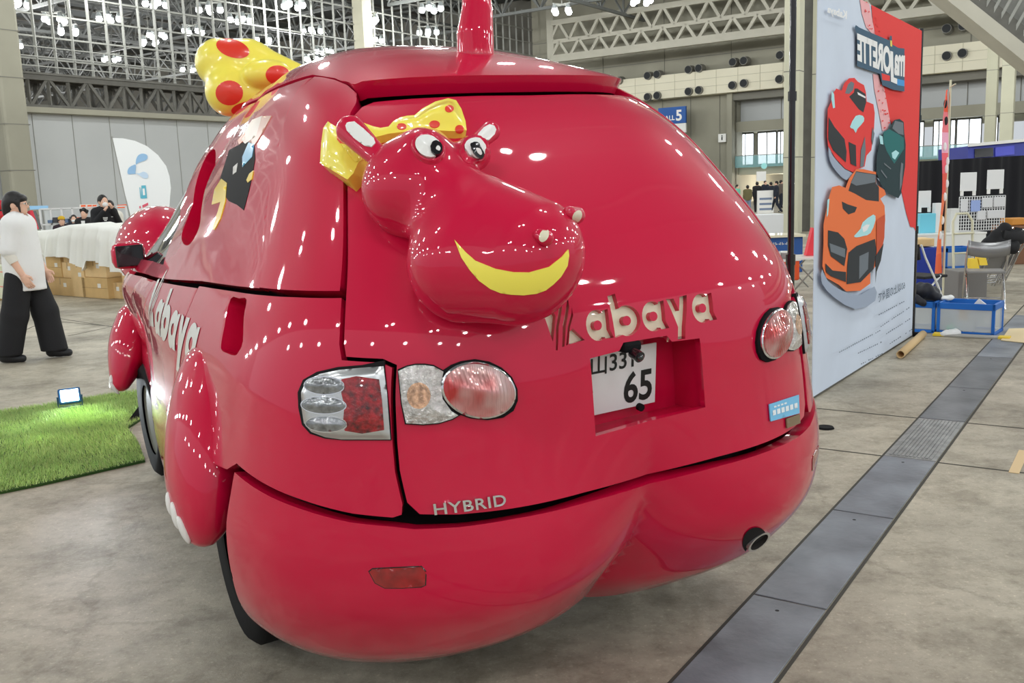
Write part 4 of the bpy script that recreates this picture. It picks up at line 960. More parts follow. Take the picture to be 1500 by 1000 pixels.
# wheels
for vv, sg in ((1.15, -1), (3.5, -1), (1.15, 1), (3.5, 1)):
    zc = .335+(-sg*-1)*-.026*(1 if sg < 0 else -1)
    zc = .34+(.024 if sg < 0 else -.024)
    c = np.array([sg*(.80 if vv < 2 else .70), vv, zc]); mb = MB(); ang = np.linspace(0, 2*math.pi, 33)[:-1]
    prof = [(-.10, .20), (-.11, .30), (-.085, .325), (.085, .325), (.11, .30), (.10, .20)]
    vs = [c+np.array([x, r*math.cos(a), r*math.sin(a)]) for x, r in prof for a in ang]; n = 32
    mb.add(vs, [(i*n+j, i*n+(j+1) % n, (i+1)*n+(j+1) % n, (i+1)*n+j) for i in range(5) for j in range(n)], RUBBER, True)
    wo = mb.build('wheel', car); mb = MB(); mb.cyl(c+[sg*.09, 0, 0], c-[sg*.09, 0, 0], .2, STEELD, 32); mb.build('hub', wo)
# bonnet dome and mirrors
bc = atc(238, 366, 6.1); br = pxr(64, 6.1)
X, F_ = sdf_mesh(lambda P: smin(sd_ell(P, bc, (br, br*1.5, br)), sd_ell(P, bc*[-1, 1, 1], (br, br*1.5, br)), .1), [bc[0]-br-.05, bc[1]-br*1.6, bc[2]-br-.05], [-bc[0]+br+.05, bc[1]+br*1.6, bc[2]+br+.05], .022)
raw_mesh('bonnet', X, F_, PAINT, car)
mc = atc(188, 374, 4.75)
for sg in (1, -1):
    c = mc*[sg, 1, 1]; mb = MB(); mb.box((0, 0, 0), (.16, .10, .135), PAINT, bev=.04)
    mb.v = [tuple(np.array(v)+c) for v in mb.v]; mb.sm = [True]*len(mb.sm); mo = mb.build('door_mirror', car)
    mb = MB(); mb.box(c+np.array([0, -.049, 0]), (.130, .012, .105), BLK, bev=.005); mb.build('mirror_glass', mo)
    mb = MB(); mb.tube([c+np.array([sg*.06, .02, -.03]), c+np.array([sg*.16, .04, -.07]), c+np.array([sg*.22, .06, -.09])], [.03, .028, .04], PAINT); mb.build('mirror_arm', mo)
# side lettering and picture sticker
def side_pt(v, z, h):
    t = t_of_z(z); w_ = fwd(t); vm = fv0(t)+fdd(t); vf = np.maximum(fvf(t), vm); kx = (v-vm)/(vf-vm)
    q = np.where(v >= vm, -(1+np.clip(kx, 0, 1)), 0)
    x = np.clip((vm-v)/fdd(t), 0, 1); qq = -(1-np.arctan((x**3/(1-np.minimum(x, .999)**3))**(1/3))*2/np.pi); q = np.where(v >= vm, q, qq)
    return S(q, t)+SN(q, t)*np.reshape(h, (-1, 1))
mb = MB(); SL = mat('white_vinyl', (.78, .77, .73), .25, coat=.6)
for Ps, hole in [(p, None) for p in LET_K]+[(LETTERS[5], EYES[0]), (LETTERS[6], EYES[1]), (LETTERS[7], EYES[2]), (LETTERS[8], None), (LETTERS[9], EYES[3])]:
    V, T, _ = cdt([np.asarray(Ps)]+([hole] if hole is not None else []), .12)
    mb.add(side_pt(2.13-V[:, 0]*.157, 1.085+V[:, 1]*.125-.0042*V[:, 0], .002), [tuple(t) for t in T], SL, True)
mb.build('side_lettering', car, label='white lettering along the side')
DBK = mat('vinyl_black', (.008, .008, .009), .6, coat=0, spec=.05); 
def sidedecal(name, polys, m, h, label=None): return decal(name, polys, m, h=h, step=4, skirt=.001, label=label)
c5 = lambda L: pts(L, 150, 150, 2)
st = sidedecal('picture_sticker', [c5([(412, 118), (445, 110), (448, 165), (440, 215), (430, 260), (415, 316), (395, 300), (372, 290), (350, 262), (345, 225), (372, 140)])], DBK, .0015, 'large sticker of black, yellow and blue shapes')
for L, c in (([(350, 224), (366, 236), (362, 290), (348, 340), (330, 374), (322, 370), (340, 320), (348, 292), (322, 300), (330, 256)], (250, 215, 40)), ([(412, 160), (430, 118), (447, 122), (440, 160), (412, 190)], (90, 180, 225)), ([(405, 108), (440, 52), (470, 40), (452, 100), (420, 122)], (235, 215, 200)), ([(470, 42), (497, 40), (470, 90), (445, 130), (430, 116), (452, 100)], (225, 170, 150)), ([(398, 112), (420, 84), (420, 110), (402, 124)], (225, 120, 70)), ([(432, 210), (444, 200), (440, 225), (428, 236), (424, 228)], (250, 215, 40)), ([(385, 190), (398, 178), (394, 204), (384, 212)], (235, 230, 225))):
    o = decal('sticker_shape', [c5(L)], mat('vinyl', s2l(*c), .3, coat=.6), parent=st, h=.003, step=4, skirt=.001)
# ================================================================ people
SKIN = mat('skin', s2l(226, 182, 158), .55, spec=.3)
HAIRB = mat('black_hair', (.012, .010, .010), .45, bump=.3, bscale=120)
BLKC = mat('black_cloth', (.012, .012, .014), .85, bump=.2, bscale=60)
WHC = mat('white_cloth', (.80, .80, .79), .85, bump=.7, bscale=9)
NAVY = mat('navy_cloth', (.016, .02, .032), .85)
GREYC = mat('grey_knit', s2l(226, 222, 212), .9)
def face_dir(dx, dy): return -math.atan2(dx, dy)
def hand_mesh(w_, f_, side, curl=.5):
    """palm, four fingers and a thumb; w_ wrist, f_ unit direction of the forearm"""
    w_ = np.asarray(w_, float); f_ = np.asarray(f_, float)/np.linalg.norm(f_)
    fwd_ = np.array([0, 1, 0.]); a = fwd_-f_*(fwd_ @ f_); a /= np.linalg.norm(a); b_ = np.cross(f_, a)   # a: thumb side, b_: back/palm normal
    pal = w_+f_*.05
    segs = []
    for i, (o, L_) in enumerate(((.028, .068), (.010, .075), (-.009, .070), (-.027, .055))):
        p0 = w_+f_*.085+a*o; d1 = f_*math.cos(curl*.5)-b_*side*math.sin(curl*.5); d2 = f_*math.cos(curl*1.4)-b_*side*math.sin(curl*1.4)
        segs.append((p0, p0+d1*L_*.5, p0+d1*L_*.5+d2*L_*.5))
    th0 = w_+f_*.03+a*.03; th1 = th0+(f_*.6+a*.6)*.04; th2 = th1+f_*.028
    def fn(P):
        q = P-pal; d = sd_ell(P, pal, (.040, .040, .040)) ; R = np.stack([a, b_, f_], 1); d = sd_ell(P, pal, (.041, .017, .052), R)
        d = smin(d, sd_cone(P, w_-f_*.03, w_+f_*.02, .024, .024), .02)
        for s in segs: d = smin(d, np.minimum(sd_cone(P, s[0], s[1], .0095, .0085), sd_cone(P, s[1], s[2], .0085, .0065)), .006)
        d = smin(d, np.minimum(sd_cone(P, th0, th1, .012, .010), sd_cone(P, th1, th2, .010, .008)), .008)
        return d
    c = w_+f_*.06
    return sdf_mesh(fn, c-.13, c+.13, .0055)
def person(label, pos, rz, s=1.0, h=.03, arms=None, legs=None, top=None, bot=None, shoe=None, sleeve='long', hair='short', extra=None, group=None, wide=False, fine=False, legs_on=True, lean=0.0, mask=False):
    t = thing('person', label, 'person', pos, rz, group); t.scale = (s, s, s)
    arms = arms or {1: [(.175, 0, 1.34), (.20, -.02, 1.08), (.19, .06, .85)], -1: [(-.175, 0, 1.34), (-.20, -.02, 1.08), (-.19, .06, .85)]}
    legs = legs or {1: [(.09, 0, .86), (.10, .02, .46), (.10, -.02, .07)], -1: [(-.09, 0, .86), (-.10, .02, .46), (-.10, -.02, .07)]}
    def head(P):
        d = sd_ell(P, (0, .008, 1.535), (.074, .092, .108)); d = smin(d, sd_ell(P, (0, .042, 1.462), (.048, .052, .045)), .04)
        d = smin(d, sd_cone(P, (0, .092, 1.528), (0, .112, 1.505), .009, .013), .015)
        for sx in (-1, 1): d = smin(d, sd_ell(P, (sx*.075, -.005, 1.515), (.012, .02, .03)), .01)
        return smin(d, sd_cone(P, (0, -.02, 1.36), (0, -.005, 1.45), .052, .048), .03)
    def torso(P, g=0):
        d = sd_ell(P, (0, 0, 1.20), (.175+g, .11+g, .22+g)); d = smin(d, sd_ell(P, (0, 0, .93), (.165+g, .115+g, .17+g)), .1)
        return smin(d, sd_cone(P, (-.14, 0, 1.335), (.14, 0, 1.335), .06+g, .06+g), .06)
    def arm(P, g=0, n_=2):
        d = None
        for sd in (1, -1):
            J = arms[sd]
            for i in range(n_):
                e = sd_cone(P, J[i], J[i+1], (.052, .042, .03)[i]+g, (.042, .028)[i]+g); d = e if d is None else smin(d, e, .02)
        return d
    def leg_(P, g=0, g2=0):
        d = None
        for sd in (1, -1):
            J = legs[sd]
            e = smin(sd_cone(P, J[0], J[1], .088+g, .06+g+g2*.6), sd_cone(P, J[1], J[2], .058+g+g2*.6, .04+g+g2), .03); d = e if d is None else np.minimum(d, e)
        return d
    allp = np.array([p for J in list(arms.values())+(list(legs.values()) if legs_on else []) for p in J]+[(0, .13, 1.66), (0, -.13, .8)])
    lo = allp.min(0)-.16; hi = allp.max(0)+.16
    def body(P):
        d = smin(head(P), torso(P), .04); d = smin(d, arm(P), .03)
        if legs_on:
            d = smin(d, leg_(P), .04)
            for sd in (1, -1):
                a = np.array(legs[sd][2]); d = smin(d, sd_cone(P, a+[0, -.03, -.03], a+[0, .12, -.045], .035, .025), .03)
        return d
    X, F_ = sdf_mesh(body, lo, hi, h if not fine else .014)
    parts = [(X, F_)]
    for sd in (1, -1):
        J = [np.array(p) for p in arms[sd]]
        if fine: parts.append(hand_mesh(J[2], J[2]-J[1], sd))
        else:
            f_ = (J[2]-J[1])/np.linalg.norm(J[2]-J[1]); c = J[2]+f_*.06; parts.append(sdf_mesh(lambda P: smin(sd_cone(P, J[2]-f_*.04, c+f_*.03, .026, .022), sd_cone(P, J[2], J[2]+f_*.06+np.array([0, .035, 0]), .016, .01), .01), c-.16, c+.16, .014))
    vs = np.concatenate([p[0] for p in parts]); o_ = 0; fs = []
    for p in parts: fs += [tuple(int(i)+o_ for i in f) for f in p[1]]; o_ += len(p[0])
    raw_mesh('body', vs, fs, SKIN, t)
    g = .018
    def cut_below(d, P, z): return np.maximum(d, z-P[..., 2])
    hem = .80 if not wide else .70
    def shirt(P):
        d = torso(P, g+(.03 if wide else 0)); d = smin(d, sd_cone(P, (0, 0, 1.1), (0, .01, hem+.02), .14, .15+(.03 if wide else 0)) if wide else d, .08)
        J1 = {sd: arms[sd] for sd in arms}
        for sd in (1, -1):
            J = [np.array(p) for p in arms[sd]]
            if sleeve == 'long': e = smin(sd_cone(P, J[0], J[1], .068, .058), sd_cone(P, J[1], J[1]+(J[2]-J[1])*.95, .056, .042), .02)
            else: e = sd_cone(P, J[0]-[0, 0, 0], J[0]+(J[1]-J[0])*.9, .068, .078)
            d = smin(d, e, .03)
        d = np.maximum(d, -sd_ell(P, (0, .02, 1.43), (.068, .075, .055)))
        return np.maximum(d, hem-P[..., 2])
    X, F_ = sdf_mesh(shirt, lo, hi, h*.9 if not fine else .014); so = raw_mesh('shirt' if sleeve != 'long' else 'jacket', X, F_, top or BLKC, t)
    if legs_on:
        def trou(P):
            d = leg_(P, .016 if not wide else .03, 0 if not wide else .055); d = smin(d, sd_ell(P, (0, 0, .88), (.175, .125, .13)), .05)
            return np.maximum(np.maximum(d, .075-P[..., 2]), P[..., 2]-.99)
        X, F_ = sdf_mesh(trou, lo, hi, h*.9 if not fine else .016); raw_mesh('trousers', X, F_, bot or BLKC, t)
        for sd in (1, -1):
            a = np.array(legs[sd][2]); d0 = a[2]-.07
            fn = lambda P: np.maximum(smin(sd_cone(P, a+[0, -.04, -.02], a+[0, .13, -.032], .046, .038), sd_cone(P, a+[0, 0, 0], a+[0, .04, -.02], .05, .04), .03), d0-P[..., 2])
            X, F_ = sdf_mesh(fn, a-[.12, .15, .12], a+[.12, .25, .12], .014); raw_mesh('shoe', X, F_, shoe or BLK, t)
    def hairf(P):
        d = sd_ell(P, (0, -.014, 1.556), (.088, .102, .106)); d = np.maximum(d, -sd_ell(P, (0, .105, 1.475), (.082, .085, .105)))
        for sx in (-1, 1): d = np.maximum(d, -sd_ell(P, (sx*.09, .0, 1.495), (.04, .032, .05)))
        d = np.maximum(d, -sd_ell(P, (0, .02, 1.40), (.075, .09, .07)))
        if hair == 'bob':
            d = smin(d, sd_ell(P, (0, -.085, 1.49), (.06, .045, .10)), .03)
            for sx in (-1, 1): d = smin(d, sd_cone(P, (sx*.074, .045, 1.56), (sx*.072, .06, 1.455), .017, .008), .015)
            d = smin(d, sd_ell(P, (0, .072, 1.585), (.068, .032, .04)), .02)
        if hair == 'messy':
            for q in ((.05, .05, 1.63), (-.05, .05, 1.63), (0, -.02, 1.655), (.07, -.03, 1.6), (-.07, -.03, 1.6)): d = smin(d, sd_ell(P, q, (.04, .04, .035)), .03)
        return d
    X, F_ = sdf_mesh(hairf, (-.15, -.2, 1.3), (.15, .16, 1.72), .012 if fine else .018)
    if len(F_): raw_mesh('hair', X, F_, HAIRB, t)
    mb = MB()
    for sx in (-1, 1): mb.sphere((sx*.03, .088, 1.535), .011, WHT, 8, 6); mb.sphere((sx*.03, .0965, 1.535), .006, BLK, 8, 6)
    mb.build('eyes', t)
    mb = MB(); mb.sphere((0, .088, 1.468), 1, mat('lips', s2l(196, 112, 104), .5), 10, 6, (.022, .009, .007)); mb.build('mouth', t)
    if mask:
        mb = MB(); mb.sphere((0, .065, 1.478), 1, WHC, 12, 8, (.062, .06, .048)); mb.build('face_mask', t)
    if extra: extra(t)
    return t
# woman walking on the left
def woman_extra(t):
    mb = MB(); GM = mat('glasses_frame', (.55, .5, .45), .25, .8)
    for sx in (-1, 1):
        mb.tube([(sx*.033+.022*math.cos(a), .112, 1.532+.019*math.sin(a)) for a in np.linspace(0, 2*math.pi, 14)], .0022, GM, 5); mb.tube([(sx*.055, .108, 1.536), (sx*.078, .0, 1.53)], .002, GM, 5)
    mb.build('glasses', t)
    mb = MB()   # light under-sleeve on the forearm
    J = [np.array(p) for p in W_ARM[1]]; a = J[0]+(J[1]-J[0])*.8; mb.tube([a, J[1], J[1]+(J[2]-J[1])*.45], [.062, .058, .047], GREYC, 12); mb.build('under_sleeve', t)
    J = [np.array(p) for p in W_ARM[-1]]; a = J[0]+(J[1]-J[0])*.8; mb = MB(); mb.tube([a, J[1], J[1]+(J[2]-J[1])*.45], [.062, .058, .047], GREYC, 12); mb.build('under_sleeve', t)
W_ARM = {1: [(.175, -.01, 1.33), (.215, -.045, 1.08), (.20, .06, .86)], -1: [(-.175, 0, 1.33), (-.21, .03, 1.08), (-.19, .13, .88)]}
wp = gnd(50, 527)
WOM = person('woman in a loose white T-shirt and wide black trousers walking past the turf', wp, face_dir(1.0, .12), 1.04, .014, W_ARM,
    {1: [(.09, -.02, .86), (.10, -.09, .47), (.10, -.20, .07)], -1: [(-.09, .02, .86), (-.10, .12, .47), (-.10, .17, .075)]}, WHC, BLKC, mat('black_trainer', (.015, .016, .018), .5), 'short', 'bob', woman_extra, None, True, True)
mb = MB()   # small dark print on the back of the T-shirt
for k_ in range(5): mb.tube([(-.01+.03*k_-.05, -.165, 1.19+.02*math.sin(k_*2)), (.03*k_-.03, -.172, 1.225+.02*math.cos(k_*2)), (.03*k_-.04, -.17, 1.16)], .004, BLK, 5)
pr_ = mb.build('back_print', WOM)
# people behind the covered boxes
def man_cup(t):
    mb = MB(); mb.sphere((.02, .115, 1.475), 1, WHC, 12, 8, (.05, .045, .045)); mb.build('cup', t)
    mb = MB()
    for i, (w_, z) in enumerate(((.09, 1.24), (.08, 1.215), (.05, 1.19))): mb.box((.06, .148-.002*i, z), (w_, .004, .014), WHT)
    mb.build('chest_print', t); mb = MB(); mb.box((-.08, .142, 1.25), (.05, .004, .008), WHT); mb.build('chest_print', t)
CUPA = {1: [(.175, 0, 1.34), (.26, .08, 1.12), (.10, .20, 1.36)], -1: [(-.175, 0, 1.34), (-.24, .08, 1.10), (-.06, .20, 1.40)]}
def standing(x, y_head, k, s): p = at(x, y_head, k); return (p[0], p[1], 0.0)
person('man in a black sweatshirt lifting a white cup to his mouth behind the draped boxes', standing(151, 296, 18.3, 1), face_dir(.75, -.66), 1.06, .022, CUPA, None, BLKC, NAVY, None, 'long', 'short', man_cup)
def suit_extra(t):
    mb = MB(); mb.prism([(-.045, .13, 1.36), (.045, .13, 1.36), (.03, .15, 1.05), (-.03, .15, 1.05)], (0, .012, 0), WHC); mb.build('white_shirt', t)
person('man with tousled hair in a dark suit and white shirt behind the draped boxes', standing(123, 312, 21.5, 1), face_dir(.1, -1), .90, .025, None, None, BLKC, BLKC, None, 'long', 'messy', suit_extra)
person('person in a white face mask sitting between the suited man and the yellow cap', standing(108, 320, 22.5, 1), face_dir(.4, -1), .82, .03, None, None, NAVY, NAVY, None, 'long', 'short', None, None, False, False, True, 0, True)
def cap_extra(t):
    mb = MB(); YC = mat('yellow_cap', s2l(206, 168, 40), .8); mb.sphere((0, -.01, 1.60), 1, YC, 14, 8, (.094, .108, .075)); mb.box((0, .11, 1.585), (.13, .10, .012), YC, bev=.005); mb.build('cap', t)
person('person in a yellow cap and dark top behind the left end of the draped boxes', standing(90, 320, 21, 1), face_dir(.5, -.9), .81, .03, None, None, mat('plum_cloth', (.03, .018, .025), .9), NAVY, None, 'long', 'short', cap_extra)
person('dark haired person half hidden behind the man with the cup', standing(161, 304, 20, 1), face_dir(.3, -1), 1.0, .03, None, None, GREYC, NAVY, None, 'long', 'short')
# far visitors by the back wall
OLIVE = mat('olive_cloth', s2l(104, 98, 66), .9); TEALC = mat('mint_cloth', s2l(110, 196, 170), .9); JEAN = mat('blue_denim', s2l(120, 135, 160), .9)
WALK = {1: [(.09, .0, .86), (.10, .14, .48), (.10, .22, .08)], -1: [(-.09, 0, .86), (-.10, -.04, .47), (-.10, -.26, .10)]}
for x, y, k, s, hd, lg, top_, bot_, lab_ in (
    (1137, 313, 46, .86, (-1, .15), WALK, NAVY, NAVY, 'person in dark clothes striding to the left by the concrete pillar'),
    (1109, 311, 47, .86, (.2, 1), WALK, BLKC, BLKC, 'person all in black standing left of the white display board in the distance'),
    (1095, 308, 44, .78, (.1, 1), None, OLIVE, JEAN, 'person in an olive top seen from behind in the distance'),
    (1129, 305, 49, .84, (-.3, 1), None, NAVY, NAVY, 'person in dark blue standing right of the white display board'),
    (1080, 304, 47, .80, (.6, -.6), None, TEALC, JEAN, 'person in a mint green top beside the car silhouette'),
    (1144, 303, 54, .88, (1, .2), None, mat('brown_cloth', s2l(90, 82, 76), .9), NAVY, 'person in brownish clothes half behind the concrete pillar'),
    (1121, 303, 55, .88, (.2, -1), None, NAVY, BLKC, 'dark figure standing behind the white display board')):
    p = gnd(x, y) ; p = at(x, 290, k); p[2] = 0
    person(lab_, p, face_dir(*hd), s*1.08, .04, None, lg, top_, bot_, None, 'long', 'short')
# ================================================================ left side things
# artificial turf
TG = [gnd(*p) for p in ((-70, 738), (60, 712), (213, 677), (203, 650), (187, 629), (222, 606), (216, 574), (160, 580), (60, 597), (-70, 616))]
TP = np.array([[p[0], p[1]] for p in TG])
TB = mat('turf_backing', s2l(52, 84, 34), .95); T1 = mat('turf_green', s2l(196, 220, 140), .7, var=.35, vscale=2.2); T2 = mat('turf_green_dark', s2l(152, 190, 106), .75, var=.3, vscale=3)
mb = MB(); n = len(TP); mb.prism([(p[0], p[1], .001) for p in TP], (0, 0, .014), TB)
lo, hi = TP.min(0), TP.max(0); N_ = 90000
Q = RNG.uniform(lo, hi, (N_, 2)); Q = Q[inside(TP, Q)]
a_ = RNG.uniform(0, 2*math.pi, len(Q)); ln = RNG.uniform(.018, .042, len(Q)); tl_ = RNG.normal(0, .35, (len(Q), 2))
clump = .6+.5*np.sin(Q[:, 0]*7+np.sin(Q[:, 1]*5)*2)*np.sin(Q[:, 1]*6.3+1); ln = ln*(.8+.3*clump); tl_[:, 0] += .4*np.sin(Q[:, 0]*3.1+Q[:, 1]*2.2)
wv_ = np.stack([np.cos(a_), np.sin(a_)], 1)*.0022
b0 = np.c_[Q-wv_, np.full(len(Q), .012)]; b1 = np.c_[Q+wv_, np.full(len(Q), .012)]; tip = np.c_[Q+tl_*ln[:, None], .012+ln]
vs = np.stack([b0, b1, tip], 1).reshape(-1, 3); fs = np.arange(len(vs)).reshape(-1, 3)
base_v = [tuple(v) for v in mb.v]; base_f = [tuple(f) for f in mb.f]; ob = len(base_v)
turf = raw_mesh('artificial_turf', np.concatenate([np.array(base_v), vs]), base_f+[tuple(f+ob) for f in fs], [TB, T1, T2], None, False, None, [0]*len(base_f)+list(1+(RNG.uniform(size=len(fs)) < .35).astype(int)))
tag(center(turf), 'bright green artificial turf mat lying beside the car', 'turf')
# floodlight
fp = gnd(104, 600); aim = np.array([CO[0]-1.6, CO[1]+.6, .9])-fp; fr = face_dir(aim[0], aim[1])
fl = thing('floodlight', 'small lit LED floodlight with a blue body on the turf', 'lamp', (fp[0], fp[1], .02), fr)
BLUEP = mat('blue_metal', s2l(40, 84, 130), .35, .4); LED = mat('led_glow', (1, 1, 1), .3, emit=(.85, .95, 1), es=90)
ti_ = math.radians(18); Rx = np.array([[1, 0, 0], [0, math.cos(ti_), -math.sin(ti_)], [0, math.sin(ti_), math.cos(ti_)]])
mb = MB(); mb.box((0, 0, .09), (.16, .05, .12), BLUEP, Rx, .012)
for k_ in range(5): mb.box(np.array([0, 0, .09])+Rx @ np.array([-.05+.025*k_, -.035, 0]), (.006, .03, .10), BLUEP, Rx)
mb.build('housing', fl); mb = MB(); mb.box(np.array([0, 0, .09])+Rx @ np.array([0, .026, 0]), (.12, .006, .085), LED, Rx); mb.build('led_panel', fl)
mb = MB(); mb.tube([(-.085, 0, .09), (-.085, 0, .008), (.085, 0, .008), (.085, 0, .09)], .007, BLUEP); mb.box((0, .0, .004), (.14, .10, .008), BLUEP); mb.build('bracket', fl)
sl = bpy.data.lights.new('floodlight_beam', 'SPOT'); sl.energy = 55; sl.spot_size = math.radians(115); sl.spot_blend = .5; sl.shadow_soft_size = .05; sl.color = (.86, .94, 1)
so_ = bpy.data.objects.new('floodlight_beam', sl); COL.objects.link(so_); so_.parent = fl; so_.location = (0, .07, .115); so_.rotation_euler = (math.radians(108), 0, 0)
mb = MB(); cp0, cp1 = gnd(186, 622), gnd(214, 608); d_ = cp1-cp0; mb.prism([cp0+UPV*.018, cp0+d_*1.0+UPV*.018, cp0+d_*1.0+UPV*.13, cp0+d_*.75+UPV*.10], np.array([.10, .16, 0]), RUBBER)
tag(center(mb.build('wheel_chock')), 'black rubber wedge at the corner of the turf by the car sill', 'wedge')
# cardboard boxes
KR = [mat('cardboard_%d' % i, s2l(*c), .85, var=.06, vscale=6) for i, c in enumerate(((214, 180, 128), (204, 170, 116), (222, 190, 140)))]
TAPEC = mat('packing_tape', s2l(188, 156, 110), .35); LBL = mat('white_label', (.75, .74, .70), .6); KRD = mat('box_seam', s2l(120, 92, 56), .9)
r0, r1 = gnd(68, 431), gnd(157, 438); rd = (r1-r0)/np.linalg.norm(r1-r0); rn = np.array([-rd[1], rd[0], 0]); 
if rn @ (r0-CAM) < 0: rn = -rn
def rowp(x, y): return on_plane(x, y, r0, rn)
RR = np.stack([rd, rn, UPV], 1)
def carton(x0, y0, x1, y1, lab_, i, back=0.0, dpth=.42, label=True, ground=False, sup=None):
    p = rowp(x0, y1); q = rowp(x1, y0); w_ = (q-p) @ rd; z0 = 0.0 if ground else (p[2] if sup is None else sup); z1 = q[2]; m_ = KR[i % 3]
    c = (p+q)/2; c[2] = 0; c = c+rn*(back+dpth/2)
    t = thing('cardboard_box', lab_, 'box', (c[0], c[1], z0), math.atan2(rd[1], rd[0]), 'cardboard boxes under the white sheet'); hh = z1-z0
    mb = MB(); mb.box((0, 0, hh/2), (w_-.012, dpth, hh-.004), m_, bev=.006); mb.build('carton', t)
    mb = MB(); mb.box((0, -dpth/2-.001, hh/2), (w_-.02, .002, .004), KRD) if i % 2 else mb.box((0, -dpth/2-.001, hh-.06), (.05, .002, .11), TAPEC)
    mb.build('tape', t)
    if label: mb = MB(); mb.box((w_*.18, -dpth/2-.0015, hh*.62), (min(.10, w_*.35), .002, min(.07, hh*.3)), LBL); mb.build('paper_label', t)
    return z1
zA = carton(72, 408, 106.5, 434, 'wide low cardboard box on the floor, nearest the woman', 0, ground=True)
zB = carton(122, 407.5, 156.5, 437, 'large cardboard box on the floor in the middle of the row', 1, ground=True)
carton(107, 382, 121, 435, 'tall narrow cardboard box standing between two big ones', 2, ground=True)
carton(67, 377, 85.5, 407, 'upright cardboard box on the wide low box, beside the woman', 1, .03, sup=zA)
carton(88, 384.5, 101.5, 407, 'small tilted-looking cardboard box on the right of the wide low box', 2, .05, sup=zA)
z_s = rowp(95, 384.5)[2]
carton(88, 374, 101.5, 384, 'flat cardboard box directly under the sheet, above the small box', 0, .06, label=False, sup=z_s)
carton(119, 380, 152, 407, 'big cardboard box stacked on the large middle box', 2, .02, sup=zB)
carton(158, 415, 167, 438, 'slim cardboard box on the floor right of the large middle box', 0, .10, ground=True)
zC = carton(168, 416, 181, 439, 'cardboard box with a white label beside the front wing of the car', 1, .10, ground=True)
carton(169, 397, 190, 416, 'cardboard box on top beside the door mirror of the car', 2, .12, sup=zC)
r0_keep = r0.copy(); r0 = r0-rn*.9; zD = carton(-8, 441, 19, 460, 'cardboard box at the left edge of the picture, lowest of its stack', 1, 0, ground=True)
CRM = mat('pale_green_box', s2l(214, 216, 190), .8, var=.05, vscale=5)
pass
p = rowp(-8, 440); q = rowp(19, 393); c = (p+q)/2+rn*.21; t = thing('cardboard_box', 'pale green and white printed carton stack behind the woman at the left edge', 'box', (c[0], c[1], zD+.02), math.atan2(rd[1], rd[0])); hh = q[2]-p[2]
mb = MB(); mb.box((0, 0, hh/2), ((q-p) @ rd, .4, hh), CRM, bev=.01); mb.build('carton', t); mb = MB()
for k_ in range(4): mb.box((0, -.202, hh*(.15+.22*k_)), ((q-p) @ rd-.02, .004, .02), mat('box_stripe', s2l(226, 150, 130), .8) if k_ % 2 else CREAM)
mb.build('printed_stripe', t)
r0 = r0_keep
# white sheet over the boxes
topx = [(40, 339), (58, 338), (78, 336), (90, 332), (104, 329), (120, 329), (135, 330), (152, 332), (170, 333), (200, 333), (232, 334)]
botx = [(48, 360), (58, 367), (72, 374), (92, 375), (106, 376), (118, 385), (134, 396), (137, 380), (152, 383), (166, 392), (182, 398), (200, 403), (232, 404)]
SHEET = mat('white_sheet', s2l(236, 236, 230), .85, bump=.15, bscale=8, sss=0)
nx, nz = 120, 22; xs = np.linspace(42, 230, nx); ty = np.interp(xs, *zip(*topx)); by = np.interp(xs, *zip(*botx)); vs = []; fs = []
for i in range(nx):
    fold = .05*math.sin(xs[i]*.33)+.035*math.sin(xs[i]*.71+1)+.02*math.sin(xs[i]*1.7)
    for j in range(nz):
        t_ = j/(nz-1)
        if t_ < .3:
            p = rowp(xs[i], ty[i]); u_ = 1-t_/.3; v_ = p+rn*(.75*u_-.04)+UPV*(.02*math.sin(xs[i]*.2)*u_-.0)
        else:
            u_ = (t_-.3)/.7; p = rowp(xs[i], ty[i]+(by[i]-ty[i])*u_); v_ = p-rn*(.06+.05*min(1, u_*3)+fold*(.25+.75*u_))
        vs.append(v_)
for i in range(nx-1):
    for j in range(nz-1): a = i*nz+j; fs.append((a, a+1, a+nz+1, a+nz))
tag(center(raw_mesh('white_sheet', vs, fs, SHEET)), 'white sheet draped over the row of cardboard boxes', 'sheet')
p = rowp(130, 336); zT = p[2]; c = rowp(125, 436); c[2] = 0; c += rn*.95
t = thing('trestle_table', 'black-edged table behind the draped cardboard boxes', 'table', c, math.atan2(rd[1], rd[0])); mb = MB(); mb.box((0, 0, zT-.05), (3.4, .7, .04), BLK); mb.build('table_top', t)
for sx in (-1.6, 1.6):
    for sy in (-.3, .3): mb = MB(); mb.cyl((sx, sy, 0), (sx, sy, zT-.07), .018, STEEL, 8); mb.build('leg', t)
# display racks, signs far behind
kr = 25.0
def vplane(x, y, k0=kr): return at(x, y, k0)
t0_ = at(60, 320, kr); t1_ = at(186, 320, kr); rk = thing('display_rack', 'white wire display rack with small goods in front of the grey partition', 'rack', ((t0_+t1_)/2*[1, 1, 0]), 0)
WF = mat('white_wire', (.72, .72, .72), .5); W2 = (t1_-t0_)[0]; zt = at(120, 304, kr)[2]; mb = MB()
for i in range(9): mb.box((-W2/2+W2*i/8, 0, zt/2), (.04, .04, zt), WF)
for z in (.4, .8, 1.1, zt): mb.box((0, 0, z), (W2, .04, .035), WF)
mb.build('rack_frame', rk)
mb = MB(); mb.box((0, .25, zt/2), (W2, .03, zt-.1), mat('rack_back', s2l(208, 212, 212), .7)); mb.build('back_panel', rk)
GC = [mat('goods_%d' % i, s2l(*c), .5) for i, c in enumerate(((40, 42, 46), (90, 110, 140), (220, 220, 220), (60, 60, 64), (180, 150, 130), (230, 110, 60)))]
